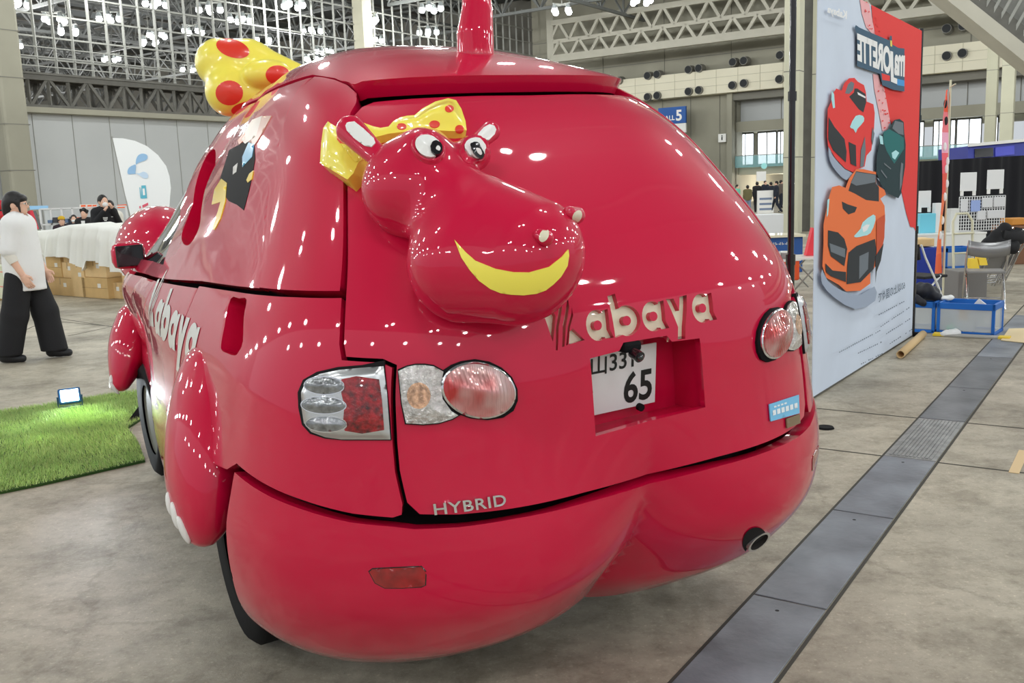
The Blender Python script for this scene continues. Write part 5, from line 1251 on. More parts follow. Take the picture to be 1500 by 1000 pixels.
for i in range(26):
    x = -W2/2+.2+(i//2+.5)*(W2-.4)/13; z = (.82, 1.12)[i % 2]; s_ = RNG.uniform(.07, .15, 3); mb = MB(); mb.box((0, 0, s_[2]/2), (s_[0], .15, s_[2]), GC[i % 6], bev=.01)
    o = mb.build('small_goods'); o.location = (rk.location[0]+x, rk.location[1]-.02, z+.018); tag(o, 'small boxed item among the goods on the white display rack', 'goods', 'goods on the display rack')
def flat_sign(name, lab_, cat, pxq, k, m_, th=.03, group=None):
    P = [at(x, y, k) for x, y in pxq]; mb = MB(); mb.prism(P, _fw*[1, 1, 0]*th, m_); o = center(mb.build(name)); return tag(o, lab_, cat, group)
ORG = mat('orange_sign', s2l(238, 104, 56), .6); BLS = mat('light_blue_sign', s2l(150, 196, 232), .6)
flat_sign('orange_sign', 'orange panel on the grey partition right of the man with the cup', 'sign', [(172, 300), (185, 299), (188, 319), (174, 320)], 27, ORG)
mb = MB()
for x0, x1 in ((118.5, 125), (128, 134), (135.5, 141)): mb.prism([at(x, y, 27) for x, y in ((x0, 300.2), (x1, 299.9), (x1, 304.6), (x0, 305))], _fw*[1, 1, 0]*.02, ORG)
mb2 = MB(); mb2.prism([at(x, y, 27.1) for x, y in ((116.5, 299.5), (142, 299), (142, 306), (116.5, 306.5))], _fw*[1, 1, 0]*.03, mat('pale_sign', s2l(225, 222, 214), .6)); o = mb2.build('sign_board'); tag(o, 'pale sign board with three orange blocks above the suited man', 'sign'); mb.build('orange_block', o)
flat_sign('blue_sign', 'pale blue strip sign right of the woman\'s face', 'sign', [(43, 301.5), (70, 301), (70, 306), (44, 307)], 26, BLS)
P = [at(x, y, 15.2) for x, y in ((33, 336), (53, 336), (44, 309), (40, 309))]; mb = MB(); mb.prism([P[0], P[1], P[2], P[3]], _fw*[1, 1, 0]*.2, BLK); o = mb.build('leaning_case'); mb = MB(); mb.beam(P[1], P[2], .06, .06, mat('red_trim', s2l(206, 36, 56), .5)); mb.build('red_edge', o); tag(o, 'black case with a red edge standing in front of the woman\'s chin', 'case')
for (x, y, r_, lab_) in ((1, 300, 7, 'upper red ball at the left edge behind the woman'), (2, 315, 6, 'lower red ball at the left edge behind the woman')):
    mb = MB(); mb.sphere((0, 0, 0), r_*14.5/F_PX, mat('red_ball', s2l(190, 24, 44), .4, coat=.5)); o = mb.build('red_ball'); o.location = tuple(at(x, y, 14.5)); tag(o, lab_, 'ball')
P0 = at(10, 320, 14.9); mb = MB(); mb.box((0, 0, 0), (.42, .12, .42), BLK, bev=.04); o = mb.build('black_bag'); o.location = tuple(P0); tag(o, 'black bag behind the woman\'s neck at the left edge', 'bag')
P0 = at(3, 358, 14.2); mb = MB(); mb.box((0, 0, .08), (.16, .3, .14), YEL, bev=.04); mb.box((0, 0, -.08), (.18, .32, .14), YEL, bev=.04); o = mb.build('yellow_bag'); o.location = tuple(P0); tag(o, 'yellow padded object at the left edge behind the T-shirt', 'bag')
p = gnd(70, 431); mb = MB(); YB = mat('pale_yellow_sack', s2l(226, 216, 160), .9)
X, F_ = sdf_mesh(lambda Q: smin(sd_cone(Q, (0, 0, .08), (-.02, 0, .36), .10, .07), sd_cone(Q, (.02, 0, .08), (.06, -.03, .12), .1, .08), .05), (-.3, -.25, -.05), (.3, .25, .5), .02)
o = raw_mesh('sack', X, F_, YB); o.location = (p[0]-.10, p[1]-.45, 0); tag(o, 'pale yellow sack on the floor between the woman and the boxes', 'sack')
# wing flag
kf = 18.2
flag = thing('feather_flag', 'white feather flag with blue droplet emblem behind the draped boxes', 'flag', at(190, 320, kf)*[1, 1, 0])
FLG = mat('flag_white', s2l(244, 245, 244), .8, bump=.1, bscale=3)
fpx = [(165, 202), (180, 202.5), (197, 206), (215, 214), (231, 227), (243, 243), (248, 258), (250, 275), (248, 300), (246, 340), (196, 342)]
loc = np.array(flag.location)
def fl_p(x, y, o_=0): return at(x, y, kf-o_)-loc
mb = MB(); mb.prism([fl_p(x, y) for x, y in smooth_closed(fpx[:9], 3).tolist()[:-3]+[fpx[9], fpx[10]]] if False else [fl_p(x, y) for x, y in fpx], _fw*[1, 1, 0]*.015, FLG); mb.build('flag_cloth', flag)
mb = MB(); b_ = fl_p(196, 342); mb.tube([fl_p(164, 200, -.02), fl_p(180, 270, -.02), b_, np.array([b_[0], b_[1], .05-loc[2]])], .018, STEEL, 8); mb.box((b_[0], b_[1], .025), (.6, .6, .05), STEELD); mb.build('pole', flag)
DRP = mat('droplet_blue', s2l(150, 190, 226), .5); DRQ = mat('droplet_pale', s2l(200, 220, 240), .5); TLL = mat('flag_teal', s2l(96, 186, 208), .6); RDL = mat('flag_red', s2l(224, 92, 112), .6)
sc7 = lambda L: [(160+x/7.69, 190+y/7.69) for x, y in L]
mb = MB()
for L_, m_ in (([(300, 390), (305, 330), (330, 285), (380, 268), (425, 285), (430, 320), (405, 345), (360, 360), (325, 375)], DRP), ([(300, 395), (295, 480), (300, 495), (260, 498), (215, 500), (205, 470), (220, 430), (255, 405)], DRP), ([(300, 488), (340, 490), (385, 472), (425, 490), (440, 525), (425, 548), (385, 545), (350, 520)], DRQ)):
    q_ = smooth_closed(sc7(L_), 3); V, T, _ = cdt([q_], 2.5); mb = MB(); mb.add([fl_p(x, y, .012) for x, y in V], [tuple(t[::-1]) for t in T], m_); mb.build('emblem_drop', flag)
for L_, m_ in (([(362, 628), (410, 625), (426, 770), (362, 776)], TLL), ([(340, 650), (348, 648), (362, 770), (352, 774)], TLL), ([(372, 850), (436, 820), (440, 848), (376, 880)], RDL), ([(338, 862), (352, 856), (356, 882), (342, 888)], RDL), ([(388, 930), (450, 905), (455, 930), (392, 958)], TLL)):
    mb = MB(); mb.poly([fl_p(x, y, .012) for x, y in sc7(L_)], m_); mb.build('flag_letter', flag)
mb = MB(); mb.poly([fl_p(x, y, .016) for x, y in sc7([(374, 662), (398, 660), (406, 735), (380, 738)])], FLG)
mb.build('flag_letter', flag)
# ================================================================ right side: hanging banner on its frame
LB, RB = gnd(1190, 586), gnd(1336, 494); bd = (RB-LB)/np.linalg.norm(RB-LB); bn = np.array([-bd[1], bd[0], 0])
if bn @ (LB-CAM) > 0: bn = -bn                                  # towards the camera
def bpt(x, y, o_=0.0): return on_plane(x, y, LB+bn*o_, bn)
ZTOP = bpt(1336, 38)[2]; LEN = np.linalg.norm(RB-LB)
FAB = mat('banner_fabric', s2l(206, 216, 232), .85, var=.05, vscale=1.5, bump=.08, bscale=5)
BRED = mat('banner_red', s2l(228, 58, 56), .85); BNAVY = mat('banner_slate', s2l(62, 92, 116), .85); BWHT = mat('banner_white', s2l(236, 236, 236), .85)
BLT = mat('banner_blue', s2l(70, 150, 214), .85); BOR = mat('banner_orange', s2l(236, 118, 64), .85); BORD = mat('banner_orange_dark', s2l(206, 84, 46), .85); BDK = mat('banner_black', s2l(44, 48, 52), .85); BGY = mat('banner_grey', s2l(110, 118, 126), .85)
BTE = mat('banner_teal', s2l(24, 108, 108), .85); BTD = mat('banner_teal_dark', s2l(22, 52, 58), .85); BRD = mat('banner_dark_red', s2l(196, 30, 44), .85); BSH = mat('banner_shadow_print', s2l(158, 170, 190), .85); BCY = mat('banner_cyan', s2l(176, 226, 232), .85); BTX = mat('banner_text', s2l(96, 110, 128), .85); BPK = mat('banner_pink', s2l(236, 176, 180), .85)
ban = thing('hanging_banner', 'tall fabric banner printed with three toy cars, seen from its back', 'banner', LB, math.atan2(bd[1], bd[0]))
bl = np.array([bd, -bn, UPV])
def bloc(p): return bl @ (np.asarray(p)-LB)
nx, nz = 60, 60; vs = []; fs = []
def wob(x, z): return .012*math.sin(x*5.3+1)*max(0, 1-z/1.2)+.006*math.sin(x*2.6+z*1.3)
for i in range(nx+1):
    for j in range(nz+1):
        x = LEN*i/nx; z = .02+(ZTOP-.02)*j/nz; vs.append((x, 0, z))
for i in range(nx):
    for j in range(nz): a = i*(nz+1)+j; fs.append((a, a+nz+1, a+nz+2, a+1))
mb = MB(); mb.box((LEN/2, .004, .02+(ZTOP-.02)/2), (LEN, .006, ZTOP-.02), FAB); mb.cyl((-.0, .03, ZTOP-.03), (LEN, .03, ZTOP-.03), .028, BRED, 10); bcl = mb.build('banner_cloth', ban)
pm = MB(); lay = [.002]
def bpoly(L, m_, smooth=0, hole=None):
    lay[0] += .0004; P = np.asarray(L, float); P = smooth_closed(P, smooth) if smooth else P
    V, T, _ = cdt([P]+([np.asarray(hole)] if hole is not None else []), 6)
    X = np.array([bloc(bpt(x, y)) for x, y in V]); X[:, 1] = -lay[0]; X[:, 0] = np.clip(X[:, 0], 0, LEN); X[:, 2] = np.clip(X[:, 2], .02, ZTOP)
    pm.add(X, [tuple(t[::-1]) for t in T], m_)
c1 = lambda L: [(1180+x/5.88, y/5.88) for x, y in L]; c2 = lambda L: [(1185+x/5, 100+y/5) for x, y in L]; c3b = lambda L: [(1185+x/4.76, 230+y/4.76) for x, y in L]; c4b = lambda L: [(1185+x/5.263, 400+y/5.263) for x, y in L]
bpoly([(1269, -60), (1350, -60), (1350, 336), (1333, 332), (1327, 312), (1320, 280), (1318, 240), (1308, 190), (1300, 165), (1294, 130), (1280, 50)], BRED)
bpoly([(1256, -20), (1268, -20), (1281, 48), (1283, 56), (1268, 40), (1262, 20)], BPK); bpoly([(1278, 108), (1286, 110), (1295, 130), (1303, 175), (1300, 190), (1292, 192), (1287, 165), (1280, 130)], BPK)
for k_ in range(40):
    x, y = (1261+RNG.uniform(0, 16), RNG.uniform(-5, 50)) if k_ % 2 else (1282+RNG.uniform(0, 14), RNG.uniform(118, 188))
    x = x+(y*.22 if k_ % 2 else (y-118)*.1); s_ = RNG.uniform(1.2, 2.6); bpoly([(x, y), (x+s_, y-.8), (x+s_*1.1, y+1.2), (x+.4, y+1.8)], BRED)
# logo block, mirrored because the cloth is seen from the back
bpoly(c1([(400, 240), (410, 218), (440, 240), (520, 275), (590, 305), (700, 350), (705, 310), (722, 312), (725, 385), (780, 415), (832, 420), (832, 790), (735, 775), (640, 735), (620, 640), (580, 625), (500, 600), (420, 572), (420, 300)]), BNAVY)
bpoly(c1([(632, 632), (705, 655), (705, 700), (640, 690)]), BRED); bpoly(c1([(768, 680), (830, 695), (830, 745), (768, 735)]), BLT); bpoly(c1([(706, 350), (722, 352), (724, 405), (708, 400)]), YEL)
def quad_text(body, quad, m_, bold=.02, mirror=True, spacing=1.0):
    lay[0] += .0004; vs, fs = text_mesh(body, bold, spacing); lo = vs.min(0); hi = vs.max(0); u = (vs-lo)/(hi-lo)
    if mirror: u[:, 0] = 1-u[:, 0]
    q = np.asarray(quad, float)                                      # top-left, top-right, bottom-right, bottom-left
    px = (q[3]*(1-u[:, :1])+q[2]*u[:, :1])*(1-u[:, 1:])+(q[0]*(1-u[:, :1])+q[1]*u[:, :1])*u[:, 1:]
    X = np.array([bloc(bpt(x, y)) for x, y in px]); X[:, 1] = -lay[0]; pm.add(X, fs if not mirror else [f[::-1] for f in fs], m_)
quad_text('ORETTE', c1([(418, 285), (712, 412), (712, 650), (422, 525)]), BWHT, .045, True, .95)
quad_text('ma', c1([(738, 470), (834, 478), (830, 668), (742, 650)]), BWHT, .04, True, .9)
bpoly(c1([(706, 440), (730, 448), (736, 668), (766, 680), (766, 728), (712, 705)]), BWHT)
quad_text('Kabaya', c1([(158, 48), (330, 100), (325, 190), (160, 130)]), BWHT, .03)
# red car
bpoly(c2([(118, 560), (150, 640), (240, 740), (300, 770), (250, 820), (180, 760), (130, 680)]), BSH, 2)
bpoly(c2([(112, 300), (135, 250), (150, 190), (175, 150), (215, 165), (235, 110), (270, 75), (310, 72), (335, 100), (380, 125), (395, 180), (400, 245), (450, 265), (460, 330), (455, 440), (435, 600), (400, 640), (385, 720), (345, 735), (300, 762), (240, 735), (170, 660), (115, 570), (108, 500)]), BRED)
bpoly(c2([(240, 185), (262, 120), (285, 98), (308, 112), (300, 160), (270, 190)]), BGY); bpoly(c2([(310, 150), (330, 150), (390, 190), (396, 250), (375, 325), (340, 300), (270, 210), (305, 180)]), BDK); bpoly(c2([(330, 175), (392, 210), (390, 222), (335, 195)]), BWHT)
bpoly(c2([(140, 165), (158, 190), (165, 290), (150, 295), (138, 230)]), BCY); bpoly(c2([(275, 430), (318, 350), (370, 350), (378, 390), (330, 445), (318, 475), (300, 445)]), BCY, 2)
bpoly(c2([(118, 360), (160, 430), (235, 520), (250, 610), (245, 690), (150, 600), (115, 520)]), BDK); bpoly(c2([(265, 540), (318, 565), (322, 720), (280, 700)]), BDK); bpoly(c2([(385, 500), (390, 600), (375, 720), (350, 725), (355, 600)]), BGY); bpoly(c2([(440, 430), (455, 480), (440, 570), (432, 520)]), BGY)
# teal car
bpoly(c2([(470, 800), (560, 920), (640, 950), (600, 880)]), BSH)
bpoly(c2([(480, 600), (490, 520), (520, 470), (560, 445), (600, 380), (640, 372), (670, 395), (675, 480), (685, 560), (680, 720), (650, 920), (630, 952), (560, 920), (500, 850), (468, 760), (470, 640)]), BTD)
bpoly(c2([(520, 470), (560, 445), (640, 490), (670, 510), (672, 590), (600, 700), (545, 610), (520, 540)]), BTE, 1); bpoly(c2([(585, 440), (605, 385), (665, 400), (668, 490), (630, 480)]), BGY); bpoly(c2([(580, 620), (610, 600), (636, 620), (605, 670), (585, 655)]), BCY); bpoly(c2([(488, 490), (512, 500), (518, 560), (495, 555)]), BCY); bpoly(c2([(650, 690), (665, 700), (655, 850), (638, 900), (640, 780)]), BGY)
bpoly(c2([(520, 690), (575, 735), (572, 742), (525, 705)]), BGY); bpoly(c2([(500, 740), (545, 800), (540, 806), (500, 755)]), BGY)
# orange car
bpoly(c3b([(60, 780), (100, 860), (200, 930), (330, 960), (430, 900), (435, 1000), (300, 1060), (150, 980), (60, 880)]), BSH, 2)
bpoly(c3b([(70, 470), (100, 310), (130, 210), (180, 198), (225, 215), (250, 150), (300, 85), (350, 85), (440, 105), (440, 190), (500, 230), (510, 262), (470, 290), (500, 340), (505, 440), (490, 600), (440, 760), (400, 800), (400, 880), (330, 930), (230, 935), (180, 890), (90, 840), (62, 760), (70, 600)]), BOR)
bpoly(c3b([(245, 235), (265, 170), (300, 100), (440, 122), (438, 185), (460, 210), (460, 310), (370, 300), (290, 255)]), BDK); bpoly(c3b([(262, 180), (300, 105), (436, 125), (436, 175), (360, 190), (300, 200)]), BGY)
bpoly(c3b([(198, 310), (240, 330), (305, 350), (290, 385), (245, 400), (205, 360)]), BDK); bpoly(c3b([(285, 548), (330, 500), (345, 455), (420, 400), (435, 440), (400, 530), (350, 550), (300, 560)]), BCY, 2); bpoly(c3b([(340, 490), (370, 470), (395, 470), (375, 510), (350, 525)]), BWHT)
bpoly(c3b([(95, 300), (110, 290), (100, 400), (90, 420)]), BCY)
bpoly(c3b([(100, 510), (170, 525), (215, 570), (235, 640), (215, 760), (120, 690), (100, 620)]), BDK); bpoly(c3b([(110, 600), (220, 640), (218, 700), (120, 660)]), BGY); bpoly(c3b([(245, 665), (300, 620), (430, 570), (440, 650), (420, 780), (330, 870), (230, 885), (235, 760)]), BDK); bpoly(c3b([(320, 690), (385, 660), (380, 780), (318, 850)]), BGY)
bpoly(c3b([(80, 740), (130, 790), (225, 800), (225, 870), (120, 830), (85, 800)]), BDK); bpoly(c3b([(440, 440), (500, 400), (495, 560), (470, 680), (440, 700)]), BORD); bpoly(c3b([(432, 690), (490, 600), (470, 720), (440, 800), (432, 880)]), BDK)
# mirrored text near the bottom
quad_text('60以上の国々で', c4b([(500, 150), (708, 55), (708, 120), (500, 232)]), BTX, .012)
for (x0, y0, x1, y1, n_) in ((500, 325, 715, 210, 15), (510, 415, 735, 265, 16), (180, 612, 500, 440, 22), (540, 470, 730, 350, 13), (300, 625, 500, 530, 14), (560, 545, 740, 430, 12), (330, 700, 500, 615, 12)):
    for i in range(n_):
        if RNG.uniform() < .15: continue
        a = (i+.15)/n_; b_ = (i+.8)/n_; f_ = lambda s, dy: (x0+(x1-x0)*s, y0+(y1-y0)*s+dy); bpoly(c4b([f_(a, 0), f_(b_, 0), f_(b_, -4-6*RNG.uniform()), f_(a, -5-5*RNG.uniform())]), BTX)
pm.build('banner_print', ban)
# frame
fr_ = thing('banner_frame', 'black tubular frame that holds the tall toy-car banner', 'frame', LB, math.atan2(bd[1], bd[0]))
def foot(name, x): mb = MB(); mb.box((x, .12, .02), (.06, .34, .04), RUBBER); return mb.build(name, fr_)
PX0 = bloc(bpt(1160, 604))[0]; PX1 = LEN+.075
for x, zt in ((PX0, ZTOP+.9), (PX1, ZTOP+.03)):
    mb = MB(); mb.cyl((x, 0.02, 0), (x, .02, 1.05), .027, BLK, 12); mb.cyl((x, .02, 1.0), (x, .02, zt), .021, BLK, 12); mb.cyl((x, .02, 1.0), (x, .02, 1.07), .032, BLK, 12); mb.cyl((x, .02, 2.05), (x, .02, 2.11), .028, BLK, 12); mb.build('post', fr_); foot('foot', x)
mb = MB(); mb.cyl((PX0, .03, ZTOP-.03), (PX1, .03, ZTOP-.03), .016, BLK, 10); mb.build('crossbar', fr_)
mb = MB(); mb.box((LEN/2, .03, .018), (LEN+.1, .05, .03), STEELD); mb.build('bottom_rail', fr_)
# cardboard tube and disc on the floor
TUB = mat('tube_card', s2l(206, 176, 130), .8); a, b_ = gnd(1319, 519, .036), gnd(1352, 489, .036); d = (b_-a)/np.linalg.norm(b_-a); x_ = np.cross(d, UPV); z_ = np.cross(x_, d); mb = MB()
rng = lambda c, r: [c+r*(math.cos(2*math.pi*i/20)*x_+math.sin(2*math.pi*i/20)*z_) for i in range(20)]
rings = [rng(a, .029), rng(a, .035), rng(b_, .035), rng(b_, .029)]
mb.add([p for R in rings for p in R], [(k*20+i, k*20+(i+1) % 20, ((k+1) % 4)*20+(i+1) % 20, ((k+1) % 4)*20+i) for k in range(4) for i in range(20)], TUB, True)
tag(center(mb.build('cardboard_tube')), 'cardboard tube lying on the floor by the banner\'s right foot', 'tube')
p = gnd(1209, 627); mb = MB(); mb.cyl(p, p+UPV*.012, .055, RUBBER, 24, .048); tag(center(mb.build('floor_disc')), 'flat black disc on the floor beside the rear bumper', 'disc')
# folding crates
CB = mat('crate_blue', s2l(24, 100, 186), .45); CT = mat('crate_clear', s2l(214, 220, 222), .25, alpha=.42); PAP = mat('paper', (.74, .74, .72), .7)
def crate(lab_, pos, w_, d_, h_, rz, group=None, lidm=None):
    t = thing('folding_crate', lab_, 'crate', pos, rz, group); mb = MB()
    for z, hh in ((h_-.03, .06), (.018, .03)):
        for s in (-1, 1): mb.box((0, s*(d_/2-.012), z), (w_, .024, hh), CB, bev=.004); mb.box((s*(w_/2-.012), 0, z), (.024, d_, hh), CB, bev=.004)
    for sx in (-1, 1):
        for sy in (-1, 1): mb.box((sx*(w_/2-.014), sy*(d_/2-.014), h_/2), (.028, .028, h_), CB)
    mb.build('rim', t); mb = MB()
    for s in (-1, 1): mb.box((0, s*(d_/2-.012), h_/2), (w_-.05, .008, h_-.08), CT); mb.box((s*(w_/2-.012), 0, h_/2), (.008, d_-.05, h_-.08), CT)
    mb.box((0, 0, .015), (w_-.04, d_-.04, .012), CT); mb.build('clear_wall', t); return t
rzB = math.atan2(-B_AX[1], -B_AX[0])                               # front runs along the hall's cross axis
rz_c = rzB+math.radians(-4)
ca = gnd(1413, 491); Rc_ = np.array([[math.cos(rz_c), -math.sin(rz_c), 0], [math.sin(rz_c), math.cos(rz_c), 0], [0, 0, 1]])
cw, cd, ch = .52, .40, .31
cA = ca+Rc_ @ np.array([.0, cd/2, 0]); cA[2] = .0
crate('open clear crate with a blue rim holding papers, right of the jacket', cA, cw, cd, ch, rz_c)
cBp = cA+Rc_ @ np.array([-cw-.02, 0.0, 0]); crt2 = crate('clear crate with a blue rim under the black jacket', cBp, cw, cd, ch, rz_c)
mb = MB(); mb.box((-.05, -cd/2-.008, .17), (.16, .003, .17), PAP)
for k_ in range(5): mb.box((-.05, -cd/2-.0105, .11+.03*k_), (.12, .002, .006), GC[3])
mb.build('paper_sheet', crt2)
def local(px_, o3): return np.asarray(px_)+Rc_ @ np.asarray(o3)
mb = MB(); ty_ = math.radians(38); Rt = np.array([[math.cos(ty_), 0, -math.sin(ty_)], [0, 1, 0], [math.sin(ty_), 0, math.cos(ty_)]])
mb.box((0, 0, 0), (.16, .02, .34), PAP, Rc_ @ Rt.T, .004); o = mb.build('paper_bag'); o.location = tuple(local(cA, (.06, -cd/2+.06, .175))); tag(o, 'white paper bag leaning inside the open crate', 'bag')
mb = MB(); mb.box((0, 0, 0), (.07, .012, .11), mat('envelope', s2l(222, 166, 84), .8), Rc_); o = mb.build('envelope'); o.location = tuple(local(cA, (-.03, -cd/2+.04, .20))); tag(o, 'tan envelope inside the open crate', 'envelope')
mb = MB(); mb.sphere((0, 0, 0), .055, mat('mint_plastic', s2l(80, 190, 150), .5), 14, 8, (1.2, .6, .7)); o = mb.build('plastic_pouch'); o.location = tuple(local(cA, (-.13, -cd/2+.06, .06))); tag(o, 'mint green pouch at the bottom of the open crate', 'pouch')
mb = MB(); mb.box((0, 0, 0), (.20, .2, .2), mat('grey_plastic', s2l(190, 194, 198), .5), Rc_, .03); o = mb.build('plastic_bag'); o.location = tuple(local(cA, (-.10, .06, .14))); tag(o, 'grey plastic bag at the back of the open crate', 'bag')
JK = mat('black_jacket', (.012, .013, .02), .6, bump=.6, bscale=14); jc = local(cBp, (.02, 0, ch))
jf = lambda Q: smin(smin(sd_cone(Q, (-.22, 0, .04), (.10, -.02, .09), .05, .075), sd_cone(Q, (.05, .05, .08), (.20, .0, .03), .08, .05), .05), smin(sd_cone(Q, (-.05, -.14, .05), (.12, -.2, -.01), .05, .04), sd_cone(Q, (-.25, .12, .03), (.15, .12, .05), .05, .06), .05), .06)+.009*np.sin(Q[..., 0]*38+Q[..., 1]*22)*np.sin(Q[..., 1]*31+Q[..., 2]*17)
X, F_ = sdf_mesh(jf, (-.4, -.34, -.1), (.38, .28, .25), .014); o = raw_mesh('jacket', X @ Rc_.T, F_, JK); o.location = tuple(jc+UPV*.005); tag(o, 'crumpled black jacket lying on the blue-rimmed crate', 'jacket')
def rag(lab_, px_, z, s_, c_):
    fn = lambda Q: smin(sd_ell(Q, (0, 0, .025), (.09, .05, .03)), sd_ell(Q, (.06, .02, .03), (.06, .05, .03)), .04)+.006*np.sin(Q[..., 0]*60)*np.sin(Q[..., 1]*70)
    X, F_ = sdf_mesh(fn, (-.14, -.1, -.03), (.16, .1, .09), .01); o = raw_mesh('white_cloth', X*s_, F_, c_); p_ = gnd(*px_, z); o.location = tuple(p_-UPV*(.0 if z == 0 else .0)); return tag(o, lab_, 'cloth')
rag('white rag on the floor in front of the crates', (1390, 492), 0, 1.0, WHC); rag('white cloth on the rim between the two crates', (1386, 439), .31, .7, WHC)
# cable ramp and cardboard on the floor
RH = np.stack([B_AX*-1, A_AX, UPV], 1); p = gnd(1425, 494); mb = MB(); mb.box((0, 0, .012), (.62, .10, .024), mat('ramp_grey', s2l(168, 166, 160), .7), RH, .008); o = mb.build('cable_ramp'); o.location = tuple(p); tag(o, 'low grey cable ramp with yellow ends in front of the open crate', 'cable ramp')
YT = mat('yellow_tape', s2l(236, 204, 60), .6)
for sx in (-.30, .27): mb = MB(); mb.box(RH @ np.array([sx, 0, .015]), (.10, .11, .024), YT, RH, .004); mb.build('yellow_end', o)
mb = MB(); pts_ = [gnd(*q) for q in ((1466, 500), (1478, 483), (1520, 482), (1530, 507))]; mb.prism([q+UPV*.0085 for q in pts_], UPV*.006, mat('card_sheet', s2l(226, 206, 164), .85)); tag(center(mb.build('cardboard_sheet')), 'flat beige cardboard sheet on the floor at the right edge', 'cardboard')
# folding chairs
CHR = mat('chrome_tube', (.62, .62, .63), .22, 1.0); SEATG = mat('grey_vinyl', s2l(128, 126, 124), .45); BACKG = mat('silver_back', s2l(150, 150, 152), .3, .6); WTUBE = mat('white_tube', (.75, .75, .74), .4)
def chair(lab_, pos, rz, tube_, back_, seat_, group=None, folded=False):
    t = thing('folding_chair', lab_, 'chair', pos, rz, group)
    sy = -.20 if not folded else .0
    for sx in (-1, 1):
        mb = MB(); mb.tube([(sx*.21, .26, .02), (sx*.21, .06, .36), (sx*.21, -.14, .66), (sx*.20, -.20, .80)], .0115, tube_, 8); mb.build('front_leg', t)
        mb = MB(); mb.tube([(sx*.19, -.24 if not folded else .20, .02), (sx*.19, -.02 if not folded else .05, .32), (sx*.19, .14 if not folded else .0, .44)], .0115, tube_, 8); mb.build('rear_leg', t)
    mb = MB(); mb.tube([(-.19, -.2 if not folded else .19, .07), (.19, -.2 if not folded else .19, .07)], .009, tube_, 8); mb.tube([(-.21, .22, .10), (.21, .22, .10)], .009, tube_, 8); mb.build('crossbar', t)
    vs = []; fs = []; n = 14
    for i in range(n+1):
        a = -1+2*i/n; x = .215*a; y = -.215-.05*(1-a*a); 
        zb = .64-.03*(1-a*a)
        for (dz, dy) in ((0, 0), (.17, -.03), (.17, -.045), (0, -.018)): vs.append((x, y+dy, zb+dz))
    for i in range(n):
        for j in range(4): fs.append((i*4+j, i*4+(j+1) % 4, i*4+4+(j+1) % 4, i*4+4+j))
    fs += [(0, 1, 2, 3), tuple(n*4+j for j in (3, 2, 1, 0))]
    raw_mesh('backrest', vs, fs, back_, t)
    mb = MB()
    if not folded: mb.box((0, .06, .43), (.40, .38, .03), seat_, bev=.012)
    else: mb.box((0, .06, .40), (.40, .03, .36), seat_, np.array([[1, 0, 0], [0, .87, -.5], [0, .5, .87]]), .012)
    mb.build('seat', t); return t
cpos = gnd(1441, 452)
chair('chrome folding chair with a grey curved back, behind the open crate', cpos, math.atan2(B_AX[1], B_AX[0])+math.pi+.25, CHR, BACKG, SEATG)
chair('white-framed folding chair with a black back beside the blue crate', at(1345, 380, 10.6)*[1, 1, 0], math.atan2(B_AX[1], B_AX[0])+math.pi-.5, WTUBE, BLKC, BLKC)
for i, (x, k) in enumerate(((1462, 12.6), (1470, 12.9), (1478, 13.2))):
    chair(['folded chair leaning nearest the hand truck', 'middle one of the three folded chairs behind the chrome chair', 'rightmost of the three folded chairs behind the chrome chair'][i], at(x, 380, k)*[1, 1, 0], math.atan2(B_AX[1], B_AX[0])+math.pi+1.0, CHR, BLKC, SEATG, 'folded chairs by the white table', True)
X, F_ = sdf_mesh(lambda Q: smin(sd_cone(Q, (-.20, 0, -.16), (.12, .05, .10), .07, .07), sd_cone(Q, (.02, 0, -.14), (.2, 0, -.16), .10, .09), .06)+.01*np.sin(Q[..., 0]*30)*np.sin(Q[..., 2]*27), (-.5, -.3, -.4), (.55, .3, .45), .022)
o = raw_mesh('black_coat', X, F_, BLKC); o.location = tuple(at(1462, 345, 12.3)); tag(o, 'black coat thrown over the folded chairs', 'coat')
# white table with goods, curtain, blue truck
kt_ = 14.2; ta, tb_ = at(1326, 343, kt_), at(1446, 340, kt_); zt_ = .74
tt_ = thing('goods_table', 'long table with a white front, in front of the black curtain', 'table', ((ta+tb_)/2)*[1, 1, 0], math.atan2((tb_-ta)[1], (tb_-ta)[0])); TL_ = np.linalg.norm((tb_-ta)[:2]); mb = MB()
zt_ = (ta[2]+tb_[2])/2
mb.box((0, .35, zt_-.015), (TL_, .7, .03), WHT, bev=.005); mb.build('table_top', tt_); mb = MB(); mb.box((0, .02, zt_-.17), (TL_-.02, .02, .28), mat('table_skirt', s2l(226, 226, 222), .8)); mb.build('front_panel', tt_)
for sx in (-1, 1):
    for sy in (.05, .65): mb = MB(); mb.cyl((sx*(TL_/2-.06), sy, 0), (sx*(TL_/2-.06), sy, zt_-.03), .02, STEEL, 8); mb.build('leg', tt_)
MWT = tt_.matrix_basis if False else None
def tloc(x, y, dy=.3):
    d_ = (tb_-ta)[:2]/TL_; n2 = np.array([-d_[1], d_[0]]); p0_ = np.array([ta[0], ta[1], 0])+np.array([n2[0], n2[1], 0])*dy; nn = np.array([n2[0], n2[1], 0]); return on_plane(x, y, p0_, nn), np.array([d_[0], d_[1], 0]), nn
